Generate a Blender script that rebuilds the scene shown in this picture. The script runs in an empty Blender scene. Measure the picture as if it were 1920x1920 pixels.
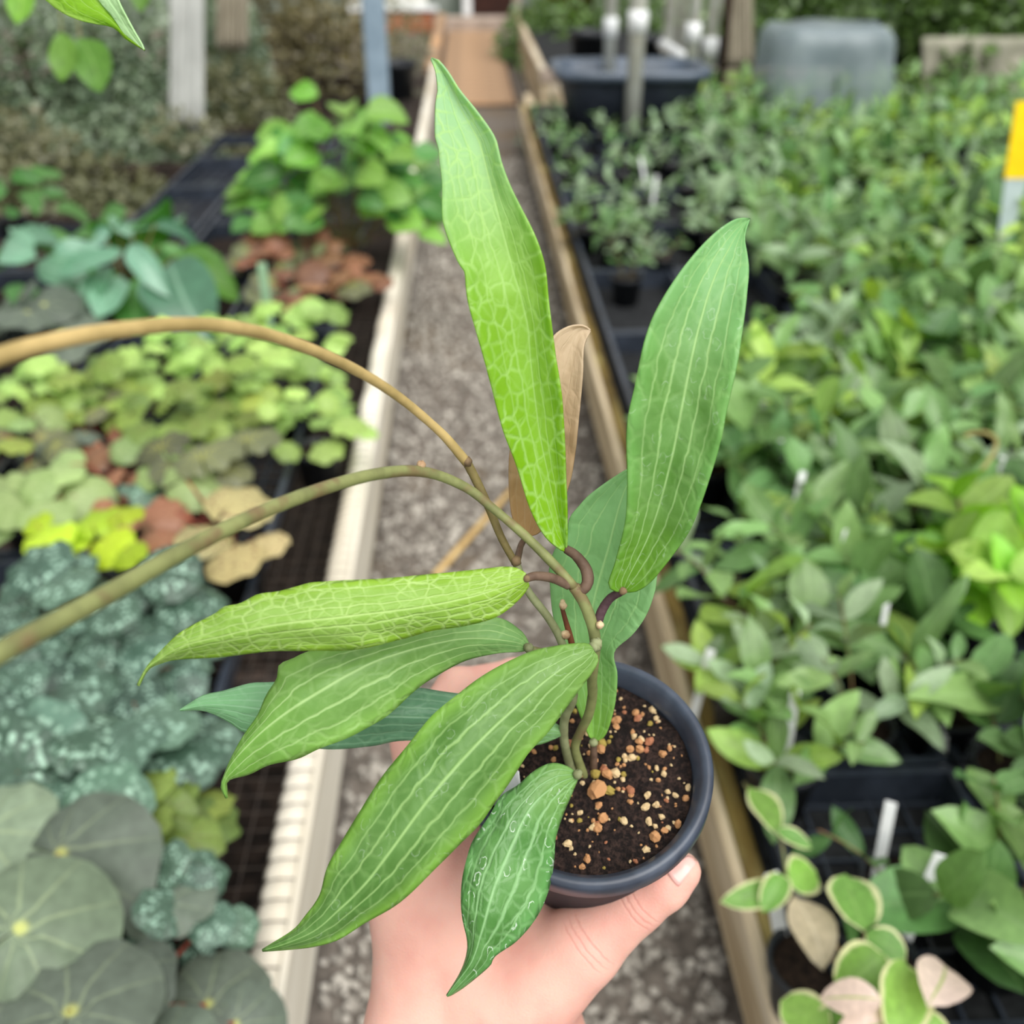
import bpy, math, random
import numpy as np
from mathutils import Vector, Matrix, noise as mnoise

random.seed(7)
SC = bpy.context.scene
COL = SC.collection
PI = math.pi

# ------------------------------------------------------------------ camera
FPX = 1900.0
PITCH = math.radians(31.0)
YAW = math.radians(2.32)
CAM = Vector((0.0, 0.0, 1.30))
FWD = Vector((math.sin(YAW) * math.cos(PITCH), math.cos(YAW) * math.cos(PITCH), -math.sin(PITCH)))
RGT = Vector((math.cos(YAW), -math.sin(YAW), 0.0))
UPV = RGT.cross(FWD)
cam_data = bpy.data.cameras.new('camera')
cam = bpy.data.objects.new('camera', cam_data)
COL.objects.link(cam)
cam.matrix_world = Matrix(((RGT.x, UPV.x, -FWD.x, CAM.x), (RGT.y, UPV.y, -FWD.y, CAM.y),
                           (RGT.z, UPV.z, -FWD.z, CAM.z), (0, 0, 0, 1)))
cam_data.sensor_width = 36.0
cam_data.lens = 36.0 * FPX / 1920.0
cam_data.clip_start = 0.02
cam_data.clip_end = 200
cam_data.dof.use_dof = True
cam_data.dof.focus_distance = 0.392
cam_data.dof.aperture_fstop = 7.5
SC.camera = cam
try:
    SC.cycles.max_bounces = 5
    SC.cycles.diffuse_bounces = 2
    SC.cycles.glossy_bounces = 2
    SC.cycles.transmission_bounces = 4
except Exception:
    pass

# ------------------------------------------------------------------ light
world = bpy.data.worlds.new('overcast_sky')
SC.world = world
world.use_nodes = True
wn = world.node_tree
bgn = wn.nodes.get('Background') or wn.nodes.new('ShaderNodeBackground')
bgn.inputs[0].default_value = (1.0, 0.99, 0.97, 1)
bgn.inputs[1].default_value = 0.66
sun_d = bpy.data.lights.new('diffused_sun', 'SUN')
sun_d.energy = 3.5
sun_d.angle = math.radians(58)
sun_d.color = (1.0, 0.985, 0.95)
sun = bpy.data.objects.new('diffused_sun', sun_d)
COL.objects.link(sun)
sun.rotation_euler = (math.radians(31), math.radians(20), 0)
vs = SC.view_settings
vs.view_transform = 'Standard'
vs.look = 'None'
vs.exposure = 0.3
vs.gamma = 1.0
vs.use_curve_mapping = False


# ------------------------------------------------------------------ helpers
def P(px, py, d):
    """point seen at a pixel of the 1920 frame at depth d"""
    px, py, d = float(px), float(py), float(d)
    return CAM + d * (FWD + RGT * ((px - 960) / FPX) - UPV * ((py - 960) / FPX))


def G(px, py, z):
    """point of the horizontal plane at height z seen at a pixel"""
    px, py = float(px), float(py)
    r = FWD + RGT * ((px - 960) / FPX) - UPV * ((py - 960) / FPX)
    return CAM + r * ((z - CAM.z) / r.z)


def proj(p):
    v = Vector(p) - CAM
    d = v.dot(FWD)
    if d < 0.01:
        return (-9999, -9999, d)
    return (960 + FPX * v.dot(RGT) / d, 960 - FPX * v.dot(UPV) / d, d)


def lin(c):
    return c / 12.92 if c <= 0.04045 else ((c + 0.055) / 1.055) ** 2.4


def rgb(r, g, b):
    return (lin(r / 255), lin(g / 255), lin(b / 255), 1.0)


def tag(o, label=None, cat=None, group=None, kind=None):
    if label: o['label'] = label
    if cat: o['category'] = cat
    if group: o['group'] = group
    if kind: o['kind'] = kind
    return o


def empty(name, loc, label=None, cat=None, group=None):
    o = bpy.data.objects.new(name, None)
    COL.objects.link(o)
    o.location = loc
    o.empty_display_size = 0.02
    return tag(o, label, cat, group)


def link(name, me, parent=None, mat=None, smooth=False):
    if mat is not None and not me.materials:
        me.materials.append(mat)
    o = bpy.data.objects.new(name, me)
    COL.objects.link(o)
    if parent is not None:
        o.parent = parent
    return o


class MB:
    def __init__(self):
        self.v = []; self.f = []; self.uv = None

    def add(self, vs_, fs_):
        n = len(self.v)
        self.v += [tuple(p) for p in vs_]
        self.f += [tuple(i + n for i in f) for f in fs_]
        return self

    def box(self, x0, x1, y0, y1, z0, z1, bev=0.0):
        if bev <= 0:
            vs_ = [(x, y, z) for z in (z0, z1) for y in (y0, y1) for x in (x0, x1)]
            fs_ = [(0, 2, 3, 1), (4, 5, 7, 6), (0, 1, 5, 4), (2, 6, 7, 3), (0, 4, 6, 2), (1, 3, 7, 5)]
            return self.add(vs_, fs_)
        b = bev
        rings = []
        for (zz, ins) in ((z0, b), (z0 + b, 0), (z1 - b, 0), (z1, b)):
            rings.append([(x0 + ins, y0 + ins + (b if ins == 0 else 0), zz), (x0 + ins + (b if ins == 0 else 0), y0 + ins, zz),
                          (x1 - ins - (b if ins == 0 else 0), y0 + ins, zz), (x1 - ins, y0 + ins + (b if ins == 0 else 0), zz),
                          (x1 - ins, y1 - ins - (b if ins == 0 else 0), zz), (x1 - ins - (b if ins == 0 else 0), y1 - ins, zz),
                          (x0 + ins + (b if ins == 0 else 0), y1 - ins, zz), (x0 + ins, y1 - ins - (b if ins == 0 else 0), zz)])
        vs_ = [p for r in rings for p in r]
        fs_ = [tuple(range(7, -1, -1)), tuple(range(24, 32))]
        for k in range(3):
            for i in range(8):
                j = (i + 1) % 8
                fs_.append((k * 8 + i, k * 8 + j, k * 8 + 8 + j, k * 8 + 8 + i))
        return self.add(vs_, fs_)

    def tube(self, pts, rad, n=8, cap=True):
        pts = [Vector(p) for p in pts]
        m = len(pts)
        rr = rad if isinstance(rad, (list, tuple)) else [rad] * m
        prev = None
        vs_ = []; fs_ = []
        for i, p in enumerate(pts):
            t = (pts[min(i + 1, m - 1)] - pts[max(i - 1, 0)])
            if t.length < 1e-9: t = Vector((0, 0, 1))
            t.normalize()
            if prev is None:
                a = Vector((0, 0, 1)) if abs(t.z) < 0.9 else Vector((1, 0, 0))
                u = t.cross(a).normalized()
            else:
                u = (prev - t * prev.dot(t))
                u = u.normalized() if u.length > 1e-6 else t.orthogonal().normalized()
            prev = u
            w = t.cross(u)
            for k in range(n):
                a = 2 * PI * k / n
                vs_.append(p + (u * math.cos(a) + w * math.sin(a)) * rr[i])
        for i in range(m - 1):
            for k in range(n):
                k2 = (k + 1) % n
                fs_.append((i * n + k, i * n + k2, (i + 1) * n + k2, (i + 1) * n + k))
        if cap:
            fs_.append(tuple(range(n - 1, -1, -1)))
            fs_.append(tuple((m - 1) * n + k for k in range(n)))
        return self.add(vs_, fs_)

    def lathe(self, prof, n=24, close=False):
        vs_ = []; fs_ = []
        m = len(prof)
        for (r, z) in prof:
            for k in range(n):
                a = 2 * PI * k / n
                vs_.append((r * math.cos(a), r * math.sin(a), z))
        for i in range(m - 1 if not close else m):
            i2 = (i + 1) % m
            for k in range(n):
                k2 = (k + 1) % n
                fs_.append((i * n + k, i * n + k2, i2 * n + k2, i2 * n + k))
        return self.add(vs_, fs_)

    def disc(self, r, z, n=24):
        return self.add([(r * math.cos(2 * PI * k / n), r * math.sin(2 * PI * k / n), z) for k in range(n)], [tuple(range(n))])

    def mesh(self, name, mat=None, smooth=True):
        me = bpy.data.meshes.new(name)
        me.from_pydata(self.v, [], self.f)
        if smooth:
            me.polygons.foreach_set('use_smooth', [True] * len(me.polygons))
        if mat is not None:
            me.materials.append(mat)
        me.update()
        return me

    def build(self, name, mat, parent=None, smooth=True):
        return link(name, self.mesh(name, mat, smooth), parent)


def catmull(pts, n):
    """resample a polyline smoothly by arc length"""
    pts = [np.array(p, float) for p in pts]
    A = [2 * pts[0] - pts[1]] + pts + [2 * pts[-1] - pts[-2]]
    out = []
    for i in range(1, len(A) - 2):
        p0, p1, p2, p3 = A[i - 1:i + 3]
        for k in range(12):
            t = k / 12
            out.append(0.5 * (2 * p1 + (p2 - p0) * t + (2 * p0 - 5 * p1 + 4 * p2 - p3) * t * t + (3 * p1 - p0 - 3 * p2 + p3) * t ** 3))
    out.append(pts[-1])
    out = np.array(out)
    s = np.concatenate([[0], np.cumsum(np.linalg.norm(np.diff(out, axis=0), axis=1))])
    q = np.linspace(0, s[-1], n)
    return np.stack([np.interp(q, s, out[:, k]) for k in range(out.shape[1])], 1)


# ------------------------------------------------------------------ materials
class NT:
    def __init__(self, name):
        self.m = bpy.data.materials.new(name)
        self.m.use_nodes = True
        self.t = self.m.node_tree
        self.t.nodes.clear()
        self.out = self.t.nodes.new('ShaderNodeOutputMaterial')

    def n(self, typ, **kw):
        x = self.t.nodes.new('ShaderNode' + typ)
        for k, v in kw.items():
            setattr(x, k, v)
        return x

    def set(self, sock, v):
        if hasattr(v, 'is_linked') or isinstance(v, bpy.types.NodeSocket):
            self.t.links.new(v, sock)
        else:
            sock.default_value = v

    def math(self, op, a, b=None, c=None, clamp=False):
        x = self.n('Math', operation=op, use_clamp=clamp)
        self.set(x.inputs[0], a)
        if b is not None: self.set(x.inputs[1], b)
        if c is not None: self.set(x.inputs[2], c)
        return x.outputs[0]

    def smooth(self, v, a, b, lo=0.0, hi=1.0):
        x = self.n('MapRange', interpolation_type='SMOOTHSTEP')
        self.set(x.inputs[0], v)
        self.set(x.inputs[1], a); self.set(x.inputs[2], b)
        self.set(x.inputs[3], lo); self.set(x.inputs[4], hi)
        return x.outputs[0]

    def mix(self, f, a, b, mode='MIX'):
        x = self.n('Mix', data_type='RGBA', blend_type=mode)
        self.set(x.inputs[0], f); self.set(x.inputs[6], a); self.set(x.inputs[7], b)
        return x.outputs[2]

    def noise(self, scale, coord=None, detail=3.0, rough=0.55, dim='3D'):
        x = self.n('TexNoise', noise_dimensions=dim)
        x.inputs['Scale'].default_value = scale
        x.inputs['Detail'].default_value = detail
        x.inputs['Roughness'].default_value = rough
        if coord is not None: self.t.links.new(coord, x.inputs['Vector'])
        return x.outputs['Fac'], x.outputs['Color']

    def coord(self, which='Object'):
        return self.n('TexCoord').outputs[which]

    def uv(self, name):
        return self.n('UVMap', uv_map=name).outputs[0]

    def sep(self, v):
        x = self.n('SeparateXYZ')
        self.t.links.new(v, x.inputs[0])
        return x.outputs

    def bump(self, h, strength, dist):
        x = self.n('Bump')
        x.inputs['Strength'].default_value = strength
        x.inputs['Distance'].default_value = dist
        self.t.links.new(h, x.inputs['Height'])
        return x.outputs[0]

    def principled(self, color, rough=0.5, spec=0.4, normal=None, metal=0.0):
        x = self.n('BsdfPrincipled')
        self.set(x.inputs['Base Color'], color)
        self.set(x.inputs['Roughness'], rough)
        x.inputs['Specular IOR Level'].default_value = spec
        x.inputs['Metallic'].default_value = metal
        if normal is not None: self.t.links.new(normal, x.inputs['Normal'])
        return x

    def finish(self, shader):
        self.t.links.new(shader, self.out.inputs[0])
        return self.m


def simple_mat(name, c1, c2=None, scale=20.0, rough=0.6, spec=0.3, bump=0.0, bdist=0.002, stretch=None, c3=None, s3=4.0, contrast=(0.35, 0.65)):
    t = NT(name)
    co = t.coord('Object')
    if stretch is not None:
        mp = t.n('Mapping')
        mp.inputs['Scale'].default_value = stretch
        t.t.links.new(co, mp.inputs[0]); co = mp.outputs[0]
    f, _ = t.noise(scale, co, 4.0)
    col = t.mix(t.smooth(f, contrast[0], contrast[1]), c1, c2 or c1)
    if c3 is not None:
        f3, _ = t.noise(s3, co, 3.0)
        col = t.mix(t.smooth(f3, 0.5, 0.68), col, c3)
    nrm = t.bump(f, bump, bdist) if bump > 0 else None
    return t.finish(t.principled(col, rough, spec, nrm).outputs[0])


def leaf_shader(t, col, rough, spec, nrm, transl, tint=(1.25, 1.3, 0.45, 1)):
    p = t.principled(col, rough, spec, nrm)
    tr = t.n('BsdfTranslucent')
    t.t.links.new(t.mix(1.0, col, tint, 'MULTIPLY'), tr.inputs['Color'])
    mx = t.n('MixShader')
    mx.inputs[0].default_value = transl
    t.t.links.new(p.outputs[0], mx.inputs[1]); t.t.links.new(tr.outputs[0], mx.inputs[2])
    return t.finish(mx.outputs[0])


def fg_leaf_mat(name, dark, light, base, vein, ret=0.5, retscale=2.2, long=0.7, transl=0.3, rough=0.42,
                fleck=0.0, edge=None, veins=(0.0, 0.34, 0.66), vw=0.03, bump=0.35, tipc=None, basepos=0.35, spec=0.35, retmid=0.55):
    """veined leaf: uv.x across (0..1), uv.y along; metric uv in centimetres"""
    t = NT(name)
    u = t.sep(t.uv('UVMap'))
    met = t.uv('metric')
    nf, nc = t.noise(1.1, met, 2.0)
    s = t.math('ABSOLUTE', t.math('SUBTRACT', t.math('MULTIPLY', u[0], 2.0), 1.0))
    wob = t.math('MULTIPLY', t.math('SUBTRACT', nf, 0.5), 0.16)
    s2 = t.math('ADD', s, wob)
    acc = None
    for i, k in enumerate(veins):
        src = s if k == 0 else s2
        w = vw * (1.15 if k == 0 else (1.0 if i == 1 else 0.8))
        d = t.math('ABSOLUTE', t.math('SUBTRACT', src, k))
        v = t.smooth(d, w * 0.2, w * 1.6, 1.0, 0.0)
        if k > 0: v = t.math('MULTIPLY', v, 0.85 if i == 1 else 0.6)
        acc = v if acc is None else t.math('MAXIMUM', acc, v)
    # net of small veins
    wv = t.n('VectorMath', operation='ADD')
    sc = t.n('VectorMath', operation='SCALE')
    n2, n2c = t.noise(2.2, met, 2.0)
    t.t.links.new(n2c, sc.inputs[0]); sc.inputs['Scale'].default_value = 0.22
    t.t.links.new(met, wv.inputs[0]); t.t.links.new(sc.outputs[0], wv.inputs[1])
    mp = t.n('Mapping'); mp.inputs['Scale'].default_value = (1.0, 0.72, 1.0)
    t.t.links.new(wv.outputs[0], mp.inputs[0])
    vo = t.n('TexVoronoi', feature='DISTANCE_TO_EDGE', voronoi_dimensions='2D')
    vo.inputs['Scale'].default_value = retscale
    t.t.links.new(mp.outputs[0], vo.inputs['Vector'])
    net = t.smooth(vo.outputs['Distance'], 0.0, 0.19, 1.0, 0.0)
    vo2 = t.n('TexVoronoi', feature='DISTANCE_TO_EDGE', voronoi_dimensions='2D')
    vo2.inputs['Scale'].default_value = retscale * 0.45
    t.t.links.new(mp.outputs[0], vo2.inputs['Vector'])
    net2 = t.smooth(vo2.outputs['Distance'], 0.0, 0.07, 0.45, 0.0)
    netm = t.math('MAXIMUM', net, net2)
    brk, _ = t.noise(0.8, met, 2.0)
    netm = t.math('MULTIPLY', netm, t.smooth(brk, 0.3, 0.62, 0.25, 1.0))
    netm = t.math('MULTIPLY', netm, t.smooth(s, 0.1, 0.9, retmid, 1.0))
    # body colour
    big, _ = t.noise(0.55, met, 3.0)
    col = t.mix(t.smooth(big, 0.32, 0.68), dark, light)
    mot, _ = t.noise(3.0, met, 3.0)
    col = t.mix(t.smooth(mot, 0.4, 0.75, 0.0, 0.30), col, light)
    if edge is not None:
        col = t.mix(t.smooth(s, 0.55, 1.0, 0.0, 0.75), col, edge)
    col = t.mix(t.smooth(u[1], 0.0, basepos, 0.85, 0.0), col, base)
    if tipc is not None:
        col = t.mix(t.smooth(u[1], 0.5, 0.95, 0.0, 0.9), col, tipc)
    col = t.mix(t.math('MULTIPLY', netm, ret), col, vein)
    col = t.mix(t.math('MULTIPLY', acc, long), col, vein)
    if fleck > 0:
        vf = t.n('TexVoronoi', feature='F1', voronoi_dimensions='2D')
        vf.inputs['Scale'].default_value = 1.9
        t.t.links.new(mp.outputs[0], vf.inputs['Vector'])
        ring = t.smooth(t.math('ABSOLUTE', t.math('SUBTRACT', t.math('MULTIPLY_ADD', mot, 0.5, vf.outputs['Distance']), 0.52)), 0.012, 0.05, 1.0, 0.0)
        cell = t.sep(vf.outputs['Color'])
        nb, _ = t.noise(2.4, met, 1.0)
        ln = t.math('MULTIPLY', t.math('MULTIPLY', ring, t.smooth(cell[0], 0.52, 0.56)), t.smooth(nb, 0.46, 0.56))
        col = t.mix(t.math('MULTIPLY', ln, fleck), col, rgb(225, 240, 225))
    h = t.math('SUBTRACT', t.math('MULTIPLY', mot, 0.3), t.math('MULTIPLY', t.math('MAXIMUM', netm, acc), 0.55))
    nrm = t.bump(h, bump, 0.0012)
    return leaf_shader(t, col, rough, spec, nrm, transl)


def bg_leaf_mat(name, c1, c2, vein=None, rough=0.45, transl=0.25, spots=None, spotscale=60.0, radial=False, margin=None, vstr=0.5, spec=0.4, centre=None, vcount=9):
    t = NT(name)
    oi = t.n('ObjectInfo')
    geo = t.coord('Object')
    nf, _ = t.noise(9.0, geo, 3.0)
    col = t.mix(oi.outputs['Random'], c1, c2)
    hsv = t.n('HueSaturation')
    t.t.links.new(col, hsv.inputs['Color'])
    r2 = t.math('FRACT', t.math('MULTIPLY', oi.outputs['Random'], 7.31))
    r3 = t.math('FRACT', t.math('MULTIPLY', oi.outputs['Random'], 23.7))
    t.set(hsv.inputs['Hue'], t.math('MULTIPLY_ADD', r3, 0.024, 0.49))
    t.set(hsv.inputs['Value'], t.math('MULTIPLY', t.math('MULTIPLY_ADD', nf, 0.9, 0.55), t.math('MULTIPLY_ADD', r2, 0.6, 0.62)))
    col = hsv.outputs[0]
    u = t.sep(t.uv('UVMap'))
    if radial:      # uv.x = angle 0..1, uv.y = radius 0..1
        if spots is not None:
            vo = t.n('TexVoronoi', feature='F1')
            vo.inputs['Scale'].default_value = spotscale
            t.t.links.new(geo, vo.inputs['Vector'])
            band = t.smooth(t.math('ABSOLUTE', t.math('SUBTRACT', u[1], 0.62)), 0.05, 0.36, 1.0, 0.1)
            col = t.mix(t.math('MULTIPLY', t.smooth(vo.outputs['Distance'], 0.25, 0.5, 1.0, 0.0), band), col, spots)
        if vein is not None:
            saw = t.math('PINGPONG', t.math('MULTIPLY', u[0], float(vcount)), 0.5)
            w = t.math('MULTIPLY', saw, t.math('ADD', u[1], 0.05))
            col = t.mix(t.math('MULTIPLY', t.smooth(w, 0.01, 0.05, 1.0, 0.0), t.smooth(u[1], 0.2, 1.0, vstr, vstr * 0.25)), col, vein)
        if centre is not None:
            col = t.mix(t.smooth(u[1], 0.03, 0.14, 1.0, 0.0), col, centre)
        edge = u[1]
    else:
        s = t.math('ABSOLUTE', t.math('SUBTRACT', t.math('MULTIPLY', u[0], 2.0), 1.0))
        if spots is not None:
            vo = t.n('TexVoronoi', feature='F1')
            vo.inputs['Scale'].default_value = spotscale
            t.t.links.new(geo, vo.inputs['Vector'])
            col = t.mix(t.smooth(vo.outputs['Distance'], 0.22, 0.42, 1.0, 0.0), col, spots)
        if vein is not None:
            col = t.mix(t.smooth(s, 0.02, 0.10, vstr, 0.0), col, vein)
        edge = s
    if margin is not None:
        col = t.mix(t.smooth(t.math('ADD', edge, t.math('MULTIPLY', nf, 0.2)), 0.86, 0.97), col, margin)
    nrm = t.bump(nf, 0.25, 0.002)
    return leaf_shader(t, col, rough, spec, nrm, transl)

M_GRAVEL_FLOOR = simple_mat('gravel_bed', rgb(120, 112, 104), rgb(88, 82, 76), 40, 0.9, 0.1, 0.6, 0.006, c3=rgb(104, 92, 78), s3=2.0)
def stone_mat():
    t = NT('gravel_stone')
    f, c = t.noise(55.0, t.coord('Object'), 2.0, 0.5)
    g, _ = t.noise(220.0, t.coord('Object'), 2.0)
    col = t.mix(t.smooth(f, 0.38, 0.62), rgb(128, 122, 114), rgb(194, 188, 178))
    col = t.mix(t.smooth(g, 0.5, 0.7, 0.0, 0.5), col, rgb(84, 76, 68))
    return t.finish(t.principled(col, 0.85, 0.15, t.bump(g, 0.3, 0.001)).outputs[0])
M_STONE = stone_mat()
M_SOILFLOOR = simple_mat('dark_earth', rgb(66, 56, 50), rgb(40, 36, 34), 30, 0.95, 0.1, 0.5, 0.006)  # dark brown, for the ground and framing under the wire bench
M_CREAM = simple_mat('weathered_cream_paint', rgb(230, 224, 210), rgb(198, 190, 172), 14, 0.7, 0.2, 0.25, 0.002, stretch=(1, 0.15, 1), c3=rgb(206, 196, 176), s3=8, contrast=(0.3, 0.8))
M_WOOD = simple_mat('pale_weathered_timber', rgb(196, 180, 152), rgb(150, 132, 104), 30, 0.8, 0.15, 0.3, 0.002, stretch=(1, 0.06, 1), c3=rgb(206, 196, 178), s3=10)
M_MOSS = simple_mat('mossy_timber_top', rgb(128, 108, 58), rgb(84, 70, 42), 28, 0.85, 0.15, 0.4, 0.003, stretch=(1, 0.3, 1), c3=rgb(150, 136, 84), s3=14)
M_BOARD = simple_mat('tan_boardwalk', rgb(170, 140, 112), rgb(140, 116, 94), 12, 0.85, 0.1, 0.2, 0.002, c3=rgb(190, 150, 112), s3=1.2)
M_CLOTH = simple_mat('black_ground_cloth', rgb(38, 40, 42), rgb(24, 25, 27), 60, 0.85, 0.2, 0.2, 0.001)
M_WIRE = simple_mat('galvanised_wire', rgb(98, 88, 80), rgb(66, 58, 54), 60, 0.5, 0.5)
M_BLACKP = simple_mat('black_plastic', rgb(34, 38, 44), rgb(26, 29, 34), 30, 0.45, 0.4, 0.05, 0.001)
M_TRAY = simple_mat('black_tray_plastic', rgb(54, 61, 73), rgb(40, 46, 56), 25, 0.4, 0.5, 0.05, 0.001)
M_SOIL = simple_mat('potting_soil', rgb(46, 36, 30), rgb(24, 19, 17), 160, 0.95, 0.1, 0.8, 0.004)
M_POST = simple_mat('grey_blue_paint', rgb(146, 166, 182), rgb(128, 148, 164), 8, 0.5, 0.4)
M_PVC = simple_mat('white_pvc', rgb(226, 228, 222), rgb(204, 204, 192), 6, 0.45, 0.4, c3=rgb(190, 186, 170), s3=5)
M_PALEWALL = simple_mat('pale_greenhouse_panel', rgb(150, 158, 150), rgb(112, 124, 112), 2.0, 0.6, 0.3, c3=rgb(96, 108, 92), s3=1.2)
M_BRICK = simple_mat('terracotta_brick', rgb(188, 124, 86), rgb(160, 100, 70), 12, 0.8, 0.2, 0.2, 0.002)
M_STEP = simple_mat('pinkish_stone', rgb(176, 160, 148), rgb(150, 136, 124), 8, 0.8, 0.2)
M_DARK = simple_mat('dark_brown_wood', rgb(62, 36, 28), rgb(44, 26, 22), 10, 0.7, 0.2)
M_WHITE = simple_mat('white_plastic', rgb(236, 238, 238), rgb(214, 218, 220), 20, 0.4, 0.4)

# ================================================================== setting
BZ = 0.25                      # height of both benches
XL = -0.228                    # path edge of the left bench
XR = 0.3165                    # path edge of the right bench
YEND = 13.6

fl = MB(); fl.add([(-7, -1, 0), (7, -1, 0), (7, YEND, 0), (-7, YEND, 0)], [(0, 1, 2, 3)])
floor = fl.build('floor', M_GRAVEL_FLOOR, smooth=False)
tag(floor, 'grey gravel aisle floor between the plant benches', 'floor', kind='structure')
se = MB()
se.add([(-7, -1, 0.004), (XL - 0.03, -1, 0.004), (XL - 0.03, 8.6, 0.004), (-7, 8.6, 0.004)], [(0, 1, 2, 3)])
tag(se.build('floor_soil', M_SOILFLOOR, smooth=False), 'dark brown earth under the wire bench', 'floor', kind='structure')

for nm, co, lab in (('wall_back', [(-7, YEND, 0), (7, YEND, 0), (7, YEND, 2.4), (-7, YEND, 2.4)], 'pale greenhouse wall at the far end'),
                    ('wall_left', [(-6.5, -1, 0), (-6.5, YEND, 0), (-6.5, YEND, 2.4), (-6.5, -1, 2.4)], 'pale greenhouse side wall behind the left bench'),
                    ('wall_right', [(6.5, -1, 0), (6.5, YEND, 0), (6.5, YEND, 2.4), (6.5, -1, 2.4)], 'pale greenhouse side wall behind the right bench')):
    w = MB(); w.add(co, [(0, 1, 2, 3)])
    tag(w.build(nm, M_PALEWALL, smooth=False), lab, 'wall', kind='structure')

# gravel stones of the aisle: thousands, one mass
def gravel():
    rng = np.random.default_rng(3)
    ico_v = []; ph = (1 + 5 ** 0.5) / 2
    for a, b in ((-1, ph), (1, ph), (-1, -ph), (1, -ph)):
        ico_v += [(a, b, 0), (0, a, b), (b, 0, a)]
    ico_v = np.array(ico_v) / np.linalg.norm(ico_v[0])
    # convex hull faces by nearest triples
    d = np.linalg.norm(ico_v[:, None] - ico_v[None], axis=2)
    e = d[d > 0.1].min() * 1.05
    fs = []
    for i in range(12):
        for j in range(i + 1, 12):
            for k in range(j + 1, 12):
                if d[i, j] < e and d[j, k] < e and d[i, k] < e:
                    n_ = np.cross(ico_v[j] - ico_v[i], ico_v[k] - ico_v[i])
                    fs.append((i, j, k) if n_.dot(ico_v[i]) > 0 else (i, k, j))
    fs = np.array(fs)
    V = []; F = []
    N = 9000
    for q in range(N):
        y = 0.25 + 6.0 * rng.random() ** 1.7
        x = rng.uniform(XL - 0.005, XR + 0.02)
        r = rng.uniform(0.005, 0.0125) * (1 if rng.random() > .08 else 1.5)
        A = rng.normal(size=(3, 3)); A, _ = np.linalg.qr(A)
        v = (ico_v * (1 + rng.uniform(-.22, .22, (12, 1)))) * np.array([1, rng.uniform(.6, 1), rng.uniform(.5, .9)]) * r
        v = v @ A.T
        v += np.array([x, y, r * 0.35])
        F.append(fs + 12 * q); V.append(v)
    V = np.concatenate(V); F = np.concatenate(F)
    me = bpy.data.meshes.new('gravel')
    me.from_pydata(V.tolist(), [], F.tolist())
    me.materials.append(M_STONE)
    o = link('gravel', me)
    tag(o, 'loose grey gravel stones strewn along the narrow aisle', 'gravel', kind='stuff')
gravel()

# plank walk at the far end of the aisle
bw = MB().box(XL, XR + 0.05, 8.0, 13.0, 0.002, 0.012).build('floor_boards', M_DARK, smooth=False)
tag(bw, 'tan plank walk at the far end of the aisle', 'floor', kind='structure')
pm = MB().box(-0.285, 0.285, -0.118, 0.118, 0, 0.022, 0.004).mesh('plank', M_BOARD, False)
for k in range(21):
    o = link('plank', pm, bw); o.location = (0.065, 8.12 + k * 0.24, 0.012)

# ------------------------------------------------------------------ left bench: cream rail, wire mesh
def left_bench():
    b = empty('bench', (XL, 1.0, 0), 'low bench with a cream rail and wire mesh top left of the aisle', 'bench')
    o0 = Vector((XL, 1.0, 0))
    y0, y1 = 0.15, 8.4
    step = 0.031
    n = int((y1 - y0) / step)
    m = MB(); vs_ = []; fs_ = []
    sub = 5
    rows = n * sub + 1
    for i in range(rows):
        y = y0 + i * step / sub
        ph_ = (i % sub) / sub
        bulge = 0.0055 * abs(math.sin(PI * ph_)) ** 0.7
        bulge *= 0.7 + 0.6 * mnoise.noise(Vector((0, y * 9, 3)))
        prof = [(-0.048, BZ - 0.03), (-0.047 - bulge, BZ - 0.008), (-0.042 - bulge * .6, BZ - 0.001 + bulge), (-0.026, BZ + 0.001 + bulge * 1.6), (-0.012, BZ + bulge), (-0.010, BZ - 0.004), (-0.010, BZ - 0.03)]
        vs_ += [(XL + a - o0.x, y - o0.y, z) for a, z in prof]
    k = 7
    for i in range(rows - 1):
        for j in range(k - 1):
            fs_.append((i * k + j, i * k + j + 1, (i + 1) * k + j + 1, (i + 1) * k + j))
    m.add(vs_, fs_).build('rail_top', M_CREAM, b)
    # face board towards the aisle
    MB().box(-0.010, 0.0, y0 - o0.y, y1 - o0.y, BZ - 0.16, BZ + 0.002, 0.002).build('face_board', M_CREAM, b, False)
    # wire mesh: too fine to count, one mass
    w = MB()
    for i in range(n):
        y = y0 + i * step - o0.y
        w.tube([(-0.0085, y, BZ - 0.004), (-0.012, y, BZ + 0.0012), (-0.030, y, BZ + 0.0018), (-0.046, y, BZ - 0.002), (-0.052, y, BZ - 0.014), (-0.30, y, BZ - 0.016)], [.0013, .0013, .0013, .0013, .0009, .0007], 4, False)
    for x in np.arange(-0.30, -0.05, 0.031):
        w.tube([(x, y0 - o0.y, BZ - 0.0152), (x, y1 - o0.y, BZ - 0.0152)], 0.0007, 4, False)
    tag(w.build('wire_mesh', M_WIRE, b), kind='stuff')
    # joists under the mesh carry the trays
    for i in range(9):
        MB().box(-4.6, -0.05, 0.3 + i * 0.95 - o0.y, 0.34 + i * 0.95 - o0.y, BZ - 0.10, BZ - 0.018).build('joist', M_SOILFLOOR, b, False)
    for i in range(5):
        for x in (-0.05, -2.2, -4.5):
            MB().box(x - 0.03, x + 0.03, 0.4 + i * 1.9 - o0.y, 0.46 + i * 1.9 - o0.y, 0, BZ - 0.10).build('leg', M_SOILFLOOR, b, False)
left_bench()

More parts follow.
